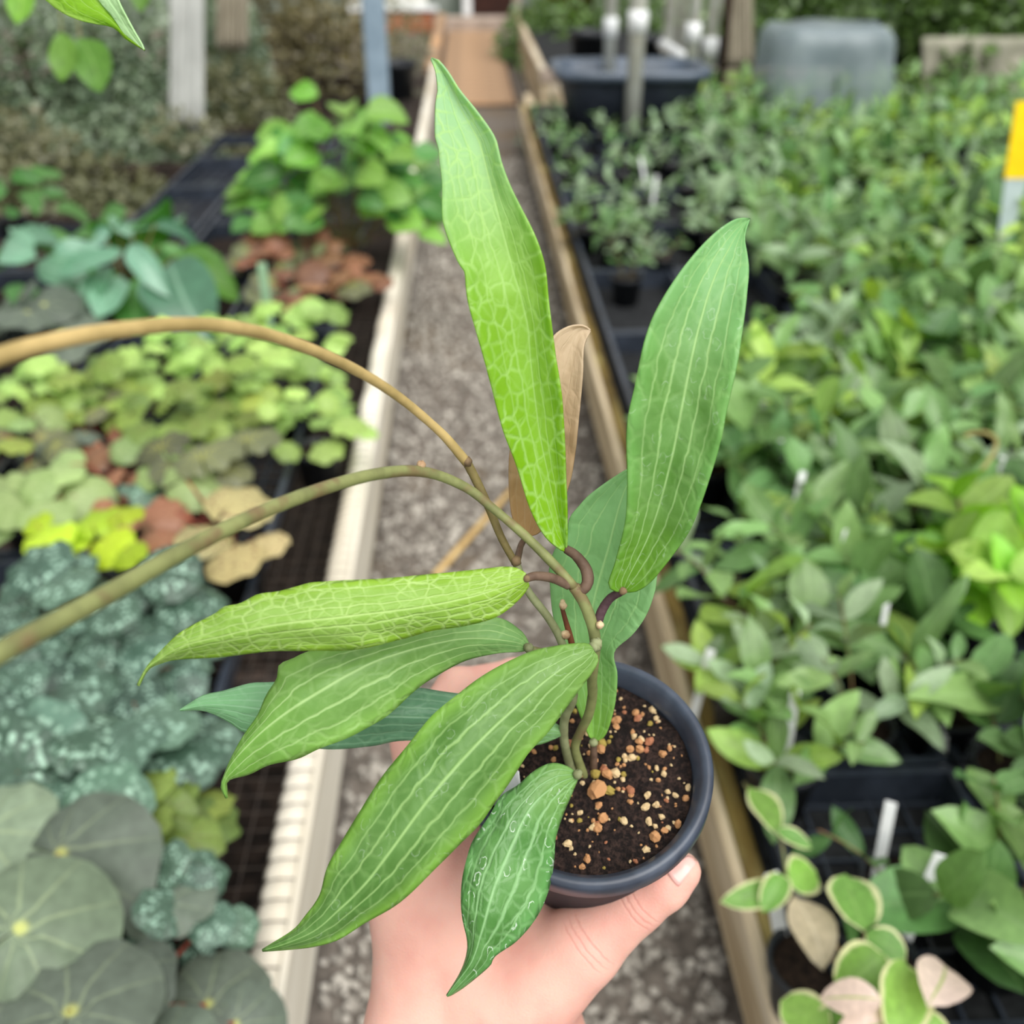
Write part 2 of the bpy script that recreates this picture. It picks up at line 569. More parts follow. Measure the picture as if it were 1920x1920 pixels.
# ------------------------------------------------------------------ right bench: timber edge, ground cloth
def right_bench():
    b = empty('bench', (XR, 1.0, 0), 'low timber edged bench crowded with potted plants right of the aisle', 'bench')
    o0 = (XR, 1.0)
    m = MB()
    y0, y1 = 0.15, 6.6
    # inner pale face board (slightly bowed boards butted end to end)
    ys = [0.15, 1.75, 3.35, 4.95, 6.6]
    for a, c in zip(ys[:-1], ys[1:]):
        dx = random.uniform(-0.003, 0.003)
        MB().box(-0.004 + dx, 0.012 + dx, a + 0.002 - 1.0, c - 0.002 - 1.0, BZ - 0.115, BZ + 0.002, 0.003).build('face_board', M_WOOD, b, False)
        MB().box(0.0125, 0.040, a + 0.002 - 1.0, c - 0.002 - 1.0, BZ - 0.115, BZ - 0.004 + dx, 0.003).build('edge_plank', M_MOSS, b, False)
    MB().box(0.040, 4.2, y0 - 1.0, y1 - 1.0, BZ - 0.03, BZ - 0.012).build('deck', M_CLOTH, b, False)
    for i in range(5):
        for x in (0.06, 2.0, 4.1):
            MB().box(x - 0.03, x + 0.03, 0.3 + i * 1.5 - 1.0, 0.36 + i * 1.5 - 1.0, 0, BZ - 0.03).build('leg', M_DARK, b, False)
right_bench()

# ================================================================== the plant held up in front
LIME_A = fg_leaf_mat('lime_backlit_leaf', rgb(140, 186, 62), rgb(160, 202, 98), rgb(134, 186, 2), rgb(184, 220, 136), ret=0.6, retscale=2.0, long=0.5, transl=0.4, edge=rgb(134, 188, 44), tipc=rgb(168, 208, 166), basepos=0.75, veins=(0, .3, .62))
MID_B = fg_leaf_mat('mid_green_leaf', rgb(90, 140, 56), rgb(114, 160, 86), rgb(96, 146, 10), rgb(166, 204, 132), ret=0.22, retscale=1.5, long=0.8, transl=0.30, fleck=0.16, edge=rgb(118, 176, 90), tipc=rgb(132, 186, 122), basepos=0.38, vw=0.026)
LIME_C = fg_leaf_mat('young_net_veined_leaf', rgb(138, 178, 70), rgb(150, 188, 88), rgb(146, 186, 54), rgb(194, 222, 140), ret=0.75, retscale=2.6, long=0.7, transl=0.35, edge=rgb(148, 190, 44), veins=(0, .26, .52, .78), vw=0.032, bump=0.6)
MID_D = fg_leaf_mat('olive_green_leaf', rgb(112, 156, 76), rgb(130, 172, 92), rgb(126, 172, 104), rgb(180, 214, 142), ret=0.28, retscale=1.7, long=0.85, transl=0.3, edge=rgb(136, 184, 82), tipc=rgb(118, 170, 70), vw=0.028)
DARK_E = fg_leaf_mat('blue_green_leaf', rgb(92, 140, 104), rgb(112, 160, 124), rgb(122, 168, 96), rgb(152, 194, 156), ret=0.25, retscale=1.7, long=0.55, transl=0.2, rough=0.38, tipc=rgb(122, 176, 122), veins=(0, .3, .6, .85), vw=0.035)
MID_F = fg_leaf_mat('broad_green_leaf', rgb(78, 122, 50), rgb(98, 140, 70), rgb(114, 154, 72), rgb(156, 194, 120), ret=0.24, retscale=1.7, long=0.8, transl=0.25, fleck=0.12, edge=rgb(128, 178, 66), veins=(0, .33, .62), vw=0.028, basepos=0.4)
DARK_G = fg_leaf_mat('small_dark_leaf', rgb(72, 124, 54), rgb(98, 148, 80), rgb(118, 160, 82), rgb(152, 198, 138), ret=0.35, retscale=1.9, long=0.7, transl=0.2, fleck=0.6, rough=0.35, edge=rgb(96, 156, 84), veins=(0, .36, .68), vw=0.04, bump=0.6)
PALE_H = fg_leaf_mat('pale_green_leaf', rgb(134, 186, 120), rgb(148, 198, 136), rgb(132, 182, 60), rgb(178, 218, 152), ret=0.12, retscale=1.4, long=0.75, transl=0.35, basepos=0.45, vw=0.02, veins=(0, .42, .74))
TAN_I = fg_leaf_mat('dry_tan_leaf', rgb(186, 156, 120), rgb(200, 172, 138), rgb(184, 142, 88), rgb(206, 182, 150), ret=0.1, retscale=1.6, long=0.4, transl=0.2, rough=0.6, basepos=0.6, tipc=rgb(206, 184, 156), vw=0.02, veins=(0, .4, .75))
HANG_J = fg_leaf_mat('variegated_lime_leaf', rgb(132, 184, 26), rgb(150, 196, 52), rgb(120, 170, 40), rgb(196, 228, 140), ret=0.1, retscale=2.0, long=0.3, transl=0.5, edge=rgb(176, 212, 104), veins=(0, .5))
HANG_K = fg_leaf_mat('pale_fold_leaf', rgb(168, 206, 150), rgb(180, 216, 162), rgb(160, 200, 140), rgb(206, 232, 190), ret=0.1, retscale=2.0, long=0.3, transl=0.3, veins=(0, .5))


def fg_leaf(parent, o0, left, mid, right, depth, mat, fold=(0.006, 0.006), wave=0.0012, n=64, h=9, thick=0.0007, name='leaf', cup=1.6, seed=0):
    L = catmull(left, n); Mi = catmull(mid, n); R = catmull(right, n)
    dq = catmull([(i / (len(depth) - 1), d) for i, d in enumerate(depth)], n)
    dd = np.interp(np.linspace(0, 1, n), np.linspace(0, 1, n), dq[:, 1])
    vs_ = []; uv = []; met = []
    cols = 2 * h + 1
    alen = 0.0
    prev = None
    for i in range(n):
        v = i / (n - 1)
        pm_ = P(Mi[i][0], Mi[i][1], dd[i])
        if prev is not None: alen += (pm_ - prev).length
        prev = pm_
        env = math.sin(PI * min(1, max(0, v))) ** 0.5 if 0 < v < 1 else 0
        wl = (P(L[i][0], L[i][1], dd[i]) - pm_).length
        wr = (P(R[i][0], R[i][1], dd[i]) - pm_).length
        for j in range(cols):
            s = (j - h) / h
            E = L[i] if s < 0 else R[i]
            a = abs(s)
            px = Mi[i][0] + (E[0] - Mi[i][0]) * a
            py = Mi[i][1] + (E[1] - Mi[i][1]) * a
            f = fold[0] if s < 0 else fold[1]
            d = dd[i] + f * env * a ** cup
            d += wave * env * a * mnoise.noise(Vector((v * 11, s * 2.0, seed * 7.3))) * 2
            d += 0.0006 * env * mnoise.noise(Vector((v * 26, s * 6.0, seed * 3.1)))
            vs_.append(P(px, py, d) - o0)
            uv.append((j / (cols - 1), v))
            met.append(((wl if s < 0 else wr) * s * 100 + seed * 3.7, alen * 100 + seed * 5.1))
    fs_ = []
    for i in range(n - 1):
        for j in range(cols - 1):
            a = i * cols + j
            fs_.append((a, a + 1, a + cols + 1, a + cols))
    me = bpy.data.meshes.new(name)
    me.from_pydata([tuple(p) for p in vs_], [], fs_)
    me.polygons.foreach_set('use_smooth', [True] * len(me.polygons))
    u1 = me.uv_layers.new(name='UVMap'); u2 = me.uv_layers.new(name='metric')
    li = np.empty(len(me.loops), int); me.loops.foreach_get('vertex_index', li)
    u1.data.foreach_set('uv', np.array(uv)[li].ravel()); u2.data.foreach_set('uv', np.array(met)[li].ravel())
    me.materials.append(mat)
    o = link(name, me, parent)
    md = o.modifiers.new('thickness', 'SOLIDIFY'); md.thickness = thick; md.offset = 0
    return o


POT_C = P(1105, 1432, 0.44)          # centre of the rim of the held pot
_v = (POT_C - CAM).normalized()
_tilt = math.radians(24)
# pot axis: opposite of the view ray, swung up by the tilt
_perp = (UPV - _v * UPV.dot(_v)).normalized()
AX = (-_v * math.cos(_tilt) + _perp * math.sin(_tilt)).normalized()
_ax_x = RGT - AX * RGT.dot(AX); _ax_x.normalize()
_ax_y = AX.cross(_ax_x)
POTM = Matrix(((_ax_x.x, _ax_y.x, AX.x), (_ax_x.y, _ax_y.y, AX.y), (_ax_x.z, _ax_y.z, AX.z)))
RIM = 0.0535

def held_plant():
    o0 = POT_C - AX * 0.09
    root = empty('potted_plant', o0, 'potted vining plant with long net-veined leaves held up in a hand', 'potted plant')
    T = lambda x, y, z: (POTM @ Vector((x, y, z))) + (POT_C - o0)
    def turned(mb):
        mb.v = [tuple(T(*p)) for p in mb.v]
        return mb
    M_RIM = simple_mat('highlit_slate_pot_plastic', rgb(60, 69, 84), rgb(48, 55, 68), 50, 0.40, 0.5, 0.1, 0.0006, c3=rgb(78, 86, 100), s3=30)  # lighter slate and paler patches paint the rim's highlights into the colour
    M_WALL = simple_mat('dark_pot_plastic', rgb(38, 43, 52), rgb(32, 36, 44), 60, 0.55, 0.25)
    R = RIM
    pot = MB().lathe([(R - 0.0062, -0.014), (R - 0.0078, -0.03), (R - 0.0130, -0.088), (R - 0.018, -0.091), (0.001, -0.091)], 64)
    pot.lathe([(R - 0.0085, -0.012), (R - 0.0115, -0.03)], 64)
    turned(pot).build('pot', M_WALL, root)
    rim = MB().lathe([(R - 0.0062, -0.014), (R - 0.0012, -0.0135), (R, -0.0115), (R, -0.0025), (R - 0.001, -0.0006), (R - 0.0028, 0.0), (R - 0.0046, -0.0008), (R - 0.0056, -0.003), (R - 0.0075, -0.006), (R - 0.0082, -0.013)], 96)
    turned(rim).build('rim', M_RIM, root)
    # dried dirt smear on the rim
    # soil: uneven disc
    so = MB(); vs_ = [(0, 0, -0.0095)]; fs_ = []
    nr, na = 22, 72
    for i in range(1, nr + 1):
        for k in range(na):
            a = 2 * PI * k / na; r = (R - 0.0082) * i / nr
            x, y = r * math.cos(a), r * math.sin(a)
            z = -0.0105 + 0.0028 * mnoise.noise(Vector((x * 90, y * 90, 1))) + 0.0014 * mnoise.noise(Vector((x * 320, y * 320, 5))) - 0.002 * (i / nr) ** 4
            vs_.append((x, y, z))
    for k in range(na): fs_.append((0, 1 + k, 1 + (k + 1) % na))
    for i in range(nr - 1):
        for k in range(na):
            a = 1 + i * na; k2 = (k + 1) % na
            fs_.append((a + k, a + na + k, a + na + k2, a + k2))
    so.add(vs_, fs_)
    t = NT('dark_moist_soil')
    f, _ = t.noise(420.0, t.coord('Object'), 4.0, 0.7)
    g, _ = t.noise(120.0, t.coord('Object'), 3.0)
    col = t.mix(t.smooth(f, 0.4, 0.7), rgb(24, 18, 17), rgb(66, 50, 44))
    col = t.mix(t.smooth(g, 0.45, 0.7, 0, .6), col, rgb(22, 17, 16))
    msoil = t.finish(t.principled(col, 0.9, 0.2, t.bump(f, 1.0, 0.003)).outputs[0])
    soil = turned(so).build('soil', msoil, root)
    # pale grit pebbles
    pm_ = [simple_mat('grit_%s' % nm, c1, c2, 300, 0.8, 0.2, 0.4, 0.0008) for nm, c1, c2 in
           (('tan', rgb(206, 160, 112), rgb(164, 112, 74)), ('cream', rgb(226, 206, 164), rgb(190, 156, 110)), ('rust', rgb(184, 126, 94), rgb(140, 88, 64)), ('olive', rgb(176, 160, 80), rgb(140, 118, 60)))]
    ico = []
    rng = random.Random(11)
    meshes = []
    for q in range(12):
        mb = MB()
        nlat, nlon = 5, 8
        vs2 = [(0, 0, 1)]
        for i in range(1, nlat):
            for k in range(nlon):
                th = PI * i / nlat; ph_ = 2 * PI * k / nlon + (i % 2) * 0.3
                rr = 1 + rng.uniform(-.24, .2)
                vs2.append((rr * math.sin(th) * math.cos(ph_), rr * math.sin(th) * math.sin(ph_) * .85, rr * math.cos(th) * .75))
        vs2.append((0, 0, -0.8))
        fs2 = [(0, 1 + k, 1 + (k + 1) % nlon) for k in range(nlon)]
        for i in range(nlat - 2):
            for k in range(nlon):
                a = 1 + i * nlon; k2 = (k + 1) % nlon
                fs2.append((a + k, a + nlon + k, a + nlon + k2, a + k2))
        la = 1 + (nlat - 2) * nlon
        for k in range(nlon): fs2.append((la + k, len(vs2) - 1, la + (k + 1) % nlon))
        mb.add(vs2, fs2)
        meshes.append(mb.mesh('pebble', pm_[(0, 1, 1, 1, 0, 0, 0, 1, 3, 0, 1, 2)[q]], False))
    R2 = R - 0.010
    for k in range(298):
        a = rng.uniform(0, 2 * PI); r = R2 * math.sqrt(rng.random())
        s = rng.choice([0.0005, 0.0006, 0.0007, 0.0009, 0.0011, 0.0014, 0.0018, 0.0024]) * rng.uniform(.8, 1.15)
        if k == 0: a, r, s = 0, 0, 0.0044
        x, y = r * math.cos(a), r * math.sin(a)
        if k == 0: x, y = 0.003, -0.008
        z = -0.0105 + 0.0028 * mnoise.noise(Vector((x * 90, y * 90, 1))) - 0.002 * (r / R2) ** 4 + s * 0.35
        o = link('pebble', meshes[rng.randrange(12)], soil)
        Rm = (POTM @ Matrix.Rotation(rng.uniform(0, 6.28), 3, 'Z') @ Matrix.Rotation(rng.uniform(-.6, .6), 3, 'X')).to_4x4()
        o.matrix_basis = Matrix.Translation(T(x, y, z)) @ Rm @ Matrix.Scale(s, 4)
    # ---- leaves
    fg_leaf(root, o0,
            [(1063, 1036), (1050, 1030), (1022, 1006), (995, 955), (968, 870), (941, 797), (909, 675), (882, 581), (875, 542), (872, 510), (860, 492), (842, 450), (831, 415), (829, 380), (829, 342), (824, 300), (822, 275), (816, 255), (817, 192), (821, 172), (818, 135), (808, 110)],
            [(1062, 1036), (1052, 1000), (1030, 900), (1012, 811), (998, 702), (987, 594), (962, 505), (938, 410), (920, 342), (900, 268), (865, 205), (835, 142), (809, 109)],
            [(1063, 1034), (1064, 1000), (1063, 946), (1059, 838), (1054, 757), (1047, 702), (1036, 629), (1028, 567), (1022, 505), (1012, 467), (997, 430), (975, 387), (955, 345), (940, 305), (935, 285), (926, 255), (895, 210), (862, 170), (840, 135), (822, 113), (810, 108)],
            [0.388, 0.382, 0.374, 0.366, 0.360, 0.358, 0.362, 0.368], LIME_A, (-0.010, -0.008), 0.0016, 80, seed=1)
    fg_leaf(root, o0,
            [(1166, 1111), (1152, 1108), (1141, 1095), (1155, 1051), (1173, 973), (1177, 904), (1176, 799), (1191, 721), (1212, 629), (1237, 570), (1269, 519), (1301, 478), (1333, 444), (1361, 421), (1385, 409), (1406, 409)],
            [(1168, 1111), (1178, 1082), (1223, 987), (1260, 858), (1287, 721), (1310, 615), (1338, 524), (1370, 460), (1395, 420), (1406, 410)],
            [(1170, 1111), (1195, 1108), (1223, 1088), (1260, 1042), (1297, 987), (1329, 900), (1352, 822), (1363, 767), (1379, 698), (1391, 629), (1400, 556), (1404, 501), (1397, 450), (1400, 428), (1406, 412)],
            [0.380, 0.372, 0.362, 0.356, 0.354, 0.358, 0.366], MID_B, (-0.007, -0.007), 0.0014, 72, seed=2)
    fg_leaf(root, o0,
            [(989, 1084), (985, 1074), (955, 1063), (890, 1069), (809, 1077), (727, 1085), (646, 1089), (585, 1093), (561, 1099), (524, 1109), (484, 1115), (451, 1132), (421, 1138), (402, 1152), (362, 1172), (333, 1191), (297, 1227), (276, 1251), (258, 1284)],
            [(989, 1086), (890, 1117), (788, 1138), (646, 1156), (524, 1170), (423, 1191), (342, 1211), (297, 1237), (276, 1253), (259, 1285)],
            [(990, 1088), (992, 1097), (971, 1126), (931, 1156), (874, 1172), (809, 1182), (748, 1199), (666, 1217), (585, 1219), (504, 1220), (415, 1231), (337, 1235), (301, 1243), (277, 1256), (260, 1286)],
            [0.372, 0.366, 0.358, 0.350, 0.346, 0.350, 0.356], LIME_C, (0.006, 0.010), 0.0016, 80, seed=3)
    fg_leaf(root, o0,
            [(993, 1214), (990, 1204), (975, 1182), (931, 1158), (849, 1165), (727, 1190), (646, 1208), (581, 1221), (549, 1235), (524, 1247), (520, 1272), (500, 1304), (484, 1341), (459, 1377), (435, 1420), (419, 1459), (415, 1475), (424, 1496)],
            [(993, 1216), (963, 1203), (870, 1197), (768, 1219), (687, 1247), (606, 1292), (524, 1345), (472, 1390), (435, 1432), (420, 1461), (418, 1475), (425, 1496)],
            [(993, 1218), (970, 1222), (931, 1225), (870, 1239), (809, 1272), (776, 1296), (727, 1341), (687, 1365), (646, 1386), (597, 1404), (557, 1422), (504, 1434), (468, 1451), (429, 1462), (425, 1478), (426, 1496)],
            [0.408, 0.398, 0.388, 0.380, 0.376, 0.378, 0.386], MID_D, (0.008, 0.006), 0.0014, 72, seed=4)
    fg_leaf(root, o0,
            [(1060, 1370), (1000, 1330), (930, 1308), (849, 1300), (784, 1290), (727, 1283), (600, 1278), (504, 1280), (468, 1282), (419, 1296), (382, 1304), (355, 1320), (338, 1331)],
            [(1060, 1373), (1000, 1362), (900, 1352), (800, 1345), (700, 1342), (600, 1338), (500, 1330), (430, 1322), (380, 1322), (338, 1331)],
            [(1060, 1376), (1010, 1396), (960, 1398), (900, 1395), (760, 1388), (699, 1398), (614, 1404), (530, 1390), (459, 1373), (435, 1357), (402, 1339), (374, 1331), (338, 1332)],
            [0.430, 0.420, 0.412, 0.408, 0.408, 0.412], DARK_E, (0.008, 0.006), 0.0014, 60, seed=5)
    fg_leaf(root, o0,
            [(1112, 1216), (1106, 1209), (1090, 1206), (1045, 1211), (990, 1224), (917, 1260), (856, 1304), (808, 1344), (764, 1399), (717, 1457), (684, 1508), (644, 1574), (615, 1625), (600, 1679), (571, 1720), (549, 1745), (492, 1781)],
            [(1112, 1218), (1100, 1226), (1038, 1264), (954, 1337), (877, 1413), (808, 1493), (735, 1592), (684, 1658), (637, 1705), (589, 1745), (535, 1769), (492, 1782)],
            [(1114, 1220), (1122, 1235), (1112, 1258), (1078, 1304), (1027, 1373), (990, 1413), (954, 1468), (925, 1508), (899, 1545), (863, 1581), (819, 1625), (772, 1672), (735, 1701), (684, 1730), (637, 1760), (589, 1774), (535, 1780), (493, 1783)],
            [0.384, 0.376, 0.368, 0.362, 0.360, 0.364, 0.374], MID_F, (0.009, 0.008), 0.0014, 84, 11, seed=6)
    fg_leaf(root, o0,
            [(1084, 1452), (1063, 1437), (1034, 1431), (1001, 1446), (972, 1472), (939, 1494), (917, 1530), (885, 1581), (870, 1632), (865, 1683), (868, 1723), (877, 1763), (875, 1792), (863, 1825), (838, 1866)],
            [(1084, 1454), (1041, 1472), (994, 1515), (961, 1581), (928, 1661), (907, 1734), (888, 1795), (863, 1834), (838, 1867)],
            [(1085, 1456), (1071, 1490), (1054, 1530), (1041, 1574), (1038, 1617), (1027, 1672), (1005, 1720), (969, 1763), (928, 1792), (917, 1811), (874, 1847), (848, 1864), (838, 1868)],
            [0.424, 0.414, 0.406, 0.400, 0.396, 0.398, 0.402], DARK_G, (0.007, 0.007), 0.0018, 64, seed=7)
    fg_leaf(root, o0,
            [(1112, 1389), (1104, 1380), (1085, 1335), (1062, 1270), (1045, 1190), (1036, 1145), (1032, 1097), (1030, 1066), (1040, 1032), (1062, 1003), (1068, 972), (1086, 949), (1112, 923), (1175, 881), (1230, 862), (1262, 862)],
            [(1113, 1389), (1112, 1320), (1108, 1220), (1112, 1136), (1140, 1030), (1175, 910), (1225, 870), (1262, 862)],
            [(1115, 1389), (1130, 1385), (1143, 1360), (1154, 1312), (1157, 1265), (1151, 1223), (1185, 1191), (1211, 1155), (1227, 1110), (1232, 1079), (1245, 1010), (1255, 930), (1262, 862)],
            [0.440, 0.428, 0.414, 0.404, 0.398, 0.396], PALE_H, (-0.006, -0.006), 0.001, 64, seed=8)
    lf = fg_leaf(root, o0,
            [(989, 1006), (972, 1000), (959, 960), (954, 890), (960, 825), (985, 750), (1015, 680), (1036, 632), (1066, 612), (1093, 610), (1107, 619)],
            [(990, 1006), (998, 960), (1015, 880), (1035, 790), (1055, 705), (1075, 640), (1092, 618), (1107, 620)],
            [(992, 1006), (1012, 998), (1045, 960), (1068, 906), (1077, 857), (1086, 770), (1092, 702), (1095, 650), (1107, 622)],
            [0.404, 0.404, 0.402, 0.400, 0.400], TAN_I, (-0.005, -0.007), 0.001, 56, seed=9)
    lf['label'] = 'dried tan leaf'
    # ---- stems
    M_STEM = simple_mat('olive_stem', rgb(128, 134, 84), rgb(106, 110, 68), 90, 0.55, 0.3, 0.2, 0.0004, c3=rgb(112, 96, 66), s3=60)
    M_PET = simple_mat('brown_petiole', rgb(104, 84, 70), rgb(80, 62, 50), 120, 0.6, 0.25, 0.2, 0.0004)
    M_PALESTEM = simple_mat('grey_green_stem', rgb(136, 142, 104), rgb(112, 116, 82), 120, 0.6, 0.25, 0.2, 0.0004)
    M_TWIG = simple_mat('red_brown_twig', rgb(120, 72, 48), rgb(92, 54, 38), 120, 0.7, 0.2, 0.3, 0.0004)
    M_NODE = simple_mat('pale_scar', rgb(206, 186, 150), rgb(160, 130, 100), 300, 0.8, 0.1, 0.3, 0.0004)
    M_PURPLE = simple_mat('dark_purple_petiole', rgb(92, 68, 74), rgb(62, 44, 48), 150, 0.6, 0.3, 0.2, 0.0004)
    M_TANVINE = simple_mat('tan_vine', rgb(186, 162, 108), rgb(156, 136, 86), 60, 0.6, 0.25, 0.1, 0.0004)
    def stem(name, pts, wpx, mat, n=40, sides=12):
        q = catmull([(a, b, c) for a, b, c in pts], n)
        ws = catmull([(i, w) for i, w in enumerate(wpx)], n)[:, 1] if isinstance(wpx, (list, tuple)) else [wpx] * n
        return MB().tube([P(*p) - o0 for p in q], [0.5 * w * p[2] / FPX * (1 + .05 * mnoise.noise(Vector((i * .7, 0, p[0])))) for i, (p, w) in enumerate(zip(q, ws))], sides).build(name, mat, root)
    stem('stem', [(1076, 1100, .382), (1095, 1130, .384), (1110, 1170, .387), (1116, 1200, .39), (1114, 1235, .395), (1110, 1275, .405), (1111, 1302, .414), (1104, 1339, .424), (1091, 1367, .431), (1078, 1399, .438), (1086, 1431, .444), (1103, 1474, .452)], [22, 22, 22, 21, 17, 17, 16], M_STEM)
    stem('stem', [(966, 1052, .388), (990, 1108, .39), (1028, 1158, .394), (1052, 1202, .40), (1068, 1260, .408), (1075, 1308, .416), (1060, 1343, .424), (1057, 1379, .432), (1064, 1419, .44), (1076, 1455, .45)], [15, 15, 16, 17, 17, 17], M_PALESTEM)
    stem('stem', [(1113, 1390, .441), (1113, 1415, .445), (1113, 1445, .452)], [13, 14, 15], M_PET, 12)
    stem('petiole', [(1062, 1030, .388), (1080, 1042, .386), (1098, 1066, .384), (1102, 1090, .383), (1092, 1106, .383), (1076, 1104, .383)], [17, 22, 23, 23, 22, 19], M_PET)
    stem('petiole', [(988, 1084, .372), (1006, 1080, .374), (1036, 1084, .378), (1066, 1098, .382)], [16, 18, 18, 17], M_PET)
    stem('petiole', [(1166, 1109, .380), (1144, 1122, .384), (1128, 1146, .387), (1120, 1172, .388)], [15, 17, 18, 17], M_PURPLE)
    stem('petiole', [(988, 1006, .404), (977, 1022, .40), (970, 1050, .39)], [11, 12, 14], M_PET, 16)
    stem('petiole', [(993, 1216, .408), (1020, 1222, .408), (1060, 1228, .404)], [12, 13, 13], M_STEM, 16)
    stem('petiole', [(1110, 1214, .386), (1120, 1212, .389)], [20, 20], M_PALESTEM, 6)
    stem('twig', [(1054, 1140, .40), (1060, 1162, .401), (1068, 1190, .403), (1074, 1215, .405)], [8, 11, 12, 12], M_TWIG, 16)
    stem('vine', [(876, 868, .378), (820, 805, .368), (720, 725, .345), (600, 662, .315), (470, 620, .285), (350, 608, .262), (200, 622, .24), (60, 650, .225), (-120, 705, .21)], [19, 17, 18, 20, 23, 27, 31, 36, 40], M_TANVINE, 90)
    stem('vine', [(966, 1056, .388), (940, 1008, .386), (918, 955, .384), (895, 905, .381), (876, 868, .378)], [14, 15, 16, 17, 18], simple_mat('brown_olive_vine', rgb(122, 110, 68), rgb(96, 84, 52), 90, .6, .25))
    stem('vine', [(1078, 1102, .382), (1040, 1060, .381), (985, 1005, .379), (930, 958, .377), (870, 912, .372), (790, 884, .362), (700, 890, .345), (600, 918, .325), (480, 965, .30), (340, 1035, .275), (200, 1115, .25), (60, 1190, .23), (-120, 1290, .21)], [18, 19, 18, 18, 17, 18, 19, 22, 26, 30, 36, 42, 48], M_STEM, 90)
    # node scars and buds: small knobbly lumps
    def knob(px, py, d, rpx, mat, name='node'):
        mb = MB(); c = P(px, py, d) - o0; r = rpx * d / FPX
        vs2 = []; fs2 = []; nl, nk = 6, 9
        for i in range(nl + 1):
            for k in range(nk):
                th = PI * i / nl; ph_ = 2 * PI * k / nk
                rr = r * (1 + .28 * mnoise.noise(Vector((math.cos(ph_) * 2, math.sin(ph_) * 2 + px, i * .9))))
                vs2.append(c + Vector((rr * math.sin(th) * math.cos(ph_), rr * math.sin(th) * math.sin(ph_), rr * math.cos(th))))
        for i in range(nl):
            for k in range(nk):
                k2 = (k + 1) % nk
                fs2.append((i * nk + k, (i + 1) * nk + k, (i + 1) * nk + k2, i * nk + k2))
        return mb.add(vs2, fs2).build(name, mat, root)
    M_KN = simple_mat('brown_node', rgb(120, 100, 74), rgb(92, 76, 58), 150, 0.7, 0.2)
    knob(790, 872, .362, 9, M_NODE); knob(876, 866, .377, 10, M_KN); knob(968, 1052, .387, 10, M_KN)
    knob(1080, 1104, .3825, 12, M_KN); knob(1118, 1206, .388, 12, M_PALESTEM); knob(1125, 1172, .385, 8, M_NODE)
    knob(1056, 1136, .399, 8, M_NODE); knob(1055, 1128, .399, 5, M_NODE); knob(1060, 1190, .398, 9, M_NODE); knob(988, 1085, .3715, 7, M_KN)
    knob(1168, 1108, .379, 8, M_KN); knob(1113, 1392, .439, 9, M_PALESTEM); knob(1083, 1452, .4225, 10, M_PALESTEM); knob(991, 1215, .4065, 10, M_PALESTEM)
    return root
held_plant()

# white name tag pushed into the held pot
def held_tag():
    pts = [P(948, 1512, .436), P(975, 1472, .432), P(972, 1446, .4345), P(962, 1440, .437), P(940, 1470, .441), P(925, 1510, .445)]
    c = P(950, 1480, .45)
    nrm = (pts[2] - pts[0]).cross(pts[4] - pts[0]).normalized() * 0.0004
    mb = MB(); n = len(pts)
    mb.add([p - c + nrm for p in pts] + [p - c - nrm for p in pts], [tuple(range(n)), tuple(range(2 * n - 1, n - 1, -1))] + [(i, i + n, (i + 1) % n + n, (i + 1) % n) for i in range(n)])
    o = mb.build('plant_tag', M_WHITE, None, False); o.location = c
    tag(o, 'white plastic tag half hidden under the big leaf in the held pot', 'plant tag')
held_tag()

# leaf of a plant hanging in from above, near the camera
def hanging_plant():
    o0 = P(60, -420, 0.42)
    root = empty('hanging_plant', o0, 'lime green leaf with a pale folded half dangling in at the top edge', 'hanging plant')
    a = fg_leaf(root, o0, [(60, -300), (10, -220), (-10, -120), (30, -40), (85, 0), (110, 20), (145, 37), (180, 45), (215, 52), (232, 70), (250, 82), (271, 94)],
            [(60, -300), (75, -200), (85, -110), (120, -40), (160, 8), (190, 26), (215, 45), (234, 66), (252, 80), (271, 94)],
            [(60, -300), (110, -210), (130, -120), (160, -45), (185, 0), (212, 32), (232, 62), (250, 78), (271, 94)], [.43, .425, .42, .415, .41], HANG_J, (0.003, 0.002), 0.0006, 40, seed=12)
    a['label'] = 'yellow green lower half of the leaf'
    b = fg_leaf(root, o0, [(60, -300), (110, -210), (130, -120), (160, -45), (185, 0), (212, 32), (232, 62), (250, 78), (271, 94)],
            [(60, -300), (135, -210), (158, -120), (182, -45), (204, 0), (226, 32), (243, 61), (258, 80), (271, 94)],
            [(60, -300), (160, -210), (185, -120), (205, -45), (222, 0), (238, 32), (253, 60), (266, 82), (271, 94)], [.43, .424, .418, .413, .41], HANG_K, (0.002, -0.004), 0.0006, 40, seed=13)
    MB().tube([P(60, -300, .43) - o0, P(58, -360, .425) - o0, Vector((0, 0, 0))], 0.0016, 8).build('stem', M_POST if False else simple_mat('green_stem', rgb(120, 150, 70), rgb(96, 126, 56), 60, 0.6, 0.3), root)
hanging_plant()


# ================================================================== hand (one continuous skin from an implicit surface)
def cs(px, py, d):
    """camera space point"""
    return np.array([(px - 960) / FPX * d, -(py - 960) / FPX * d, d])

CAPS = []
def cap(a, b, ra, rb):
    CAPS.append((cs(*a), cs(*b), ra, rb))

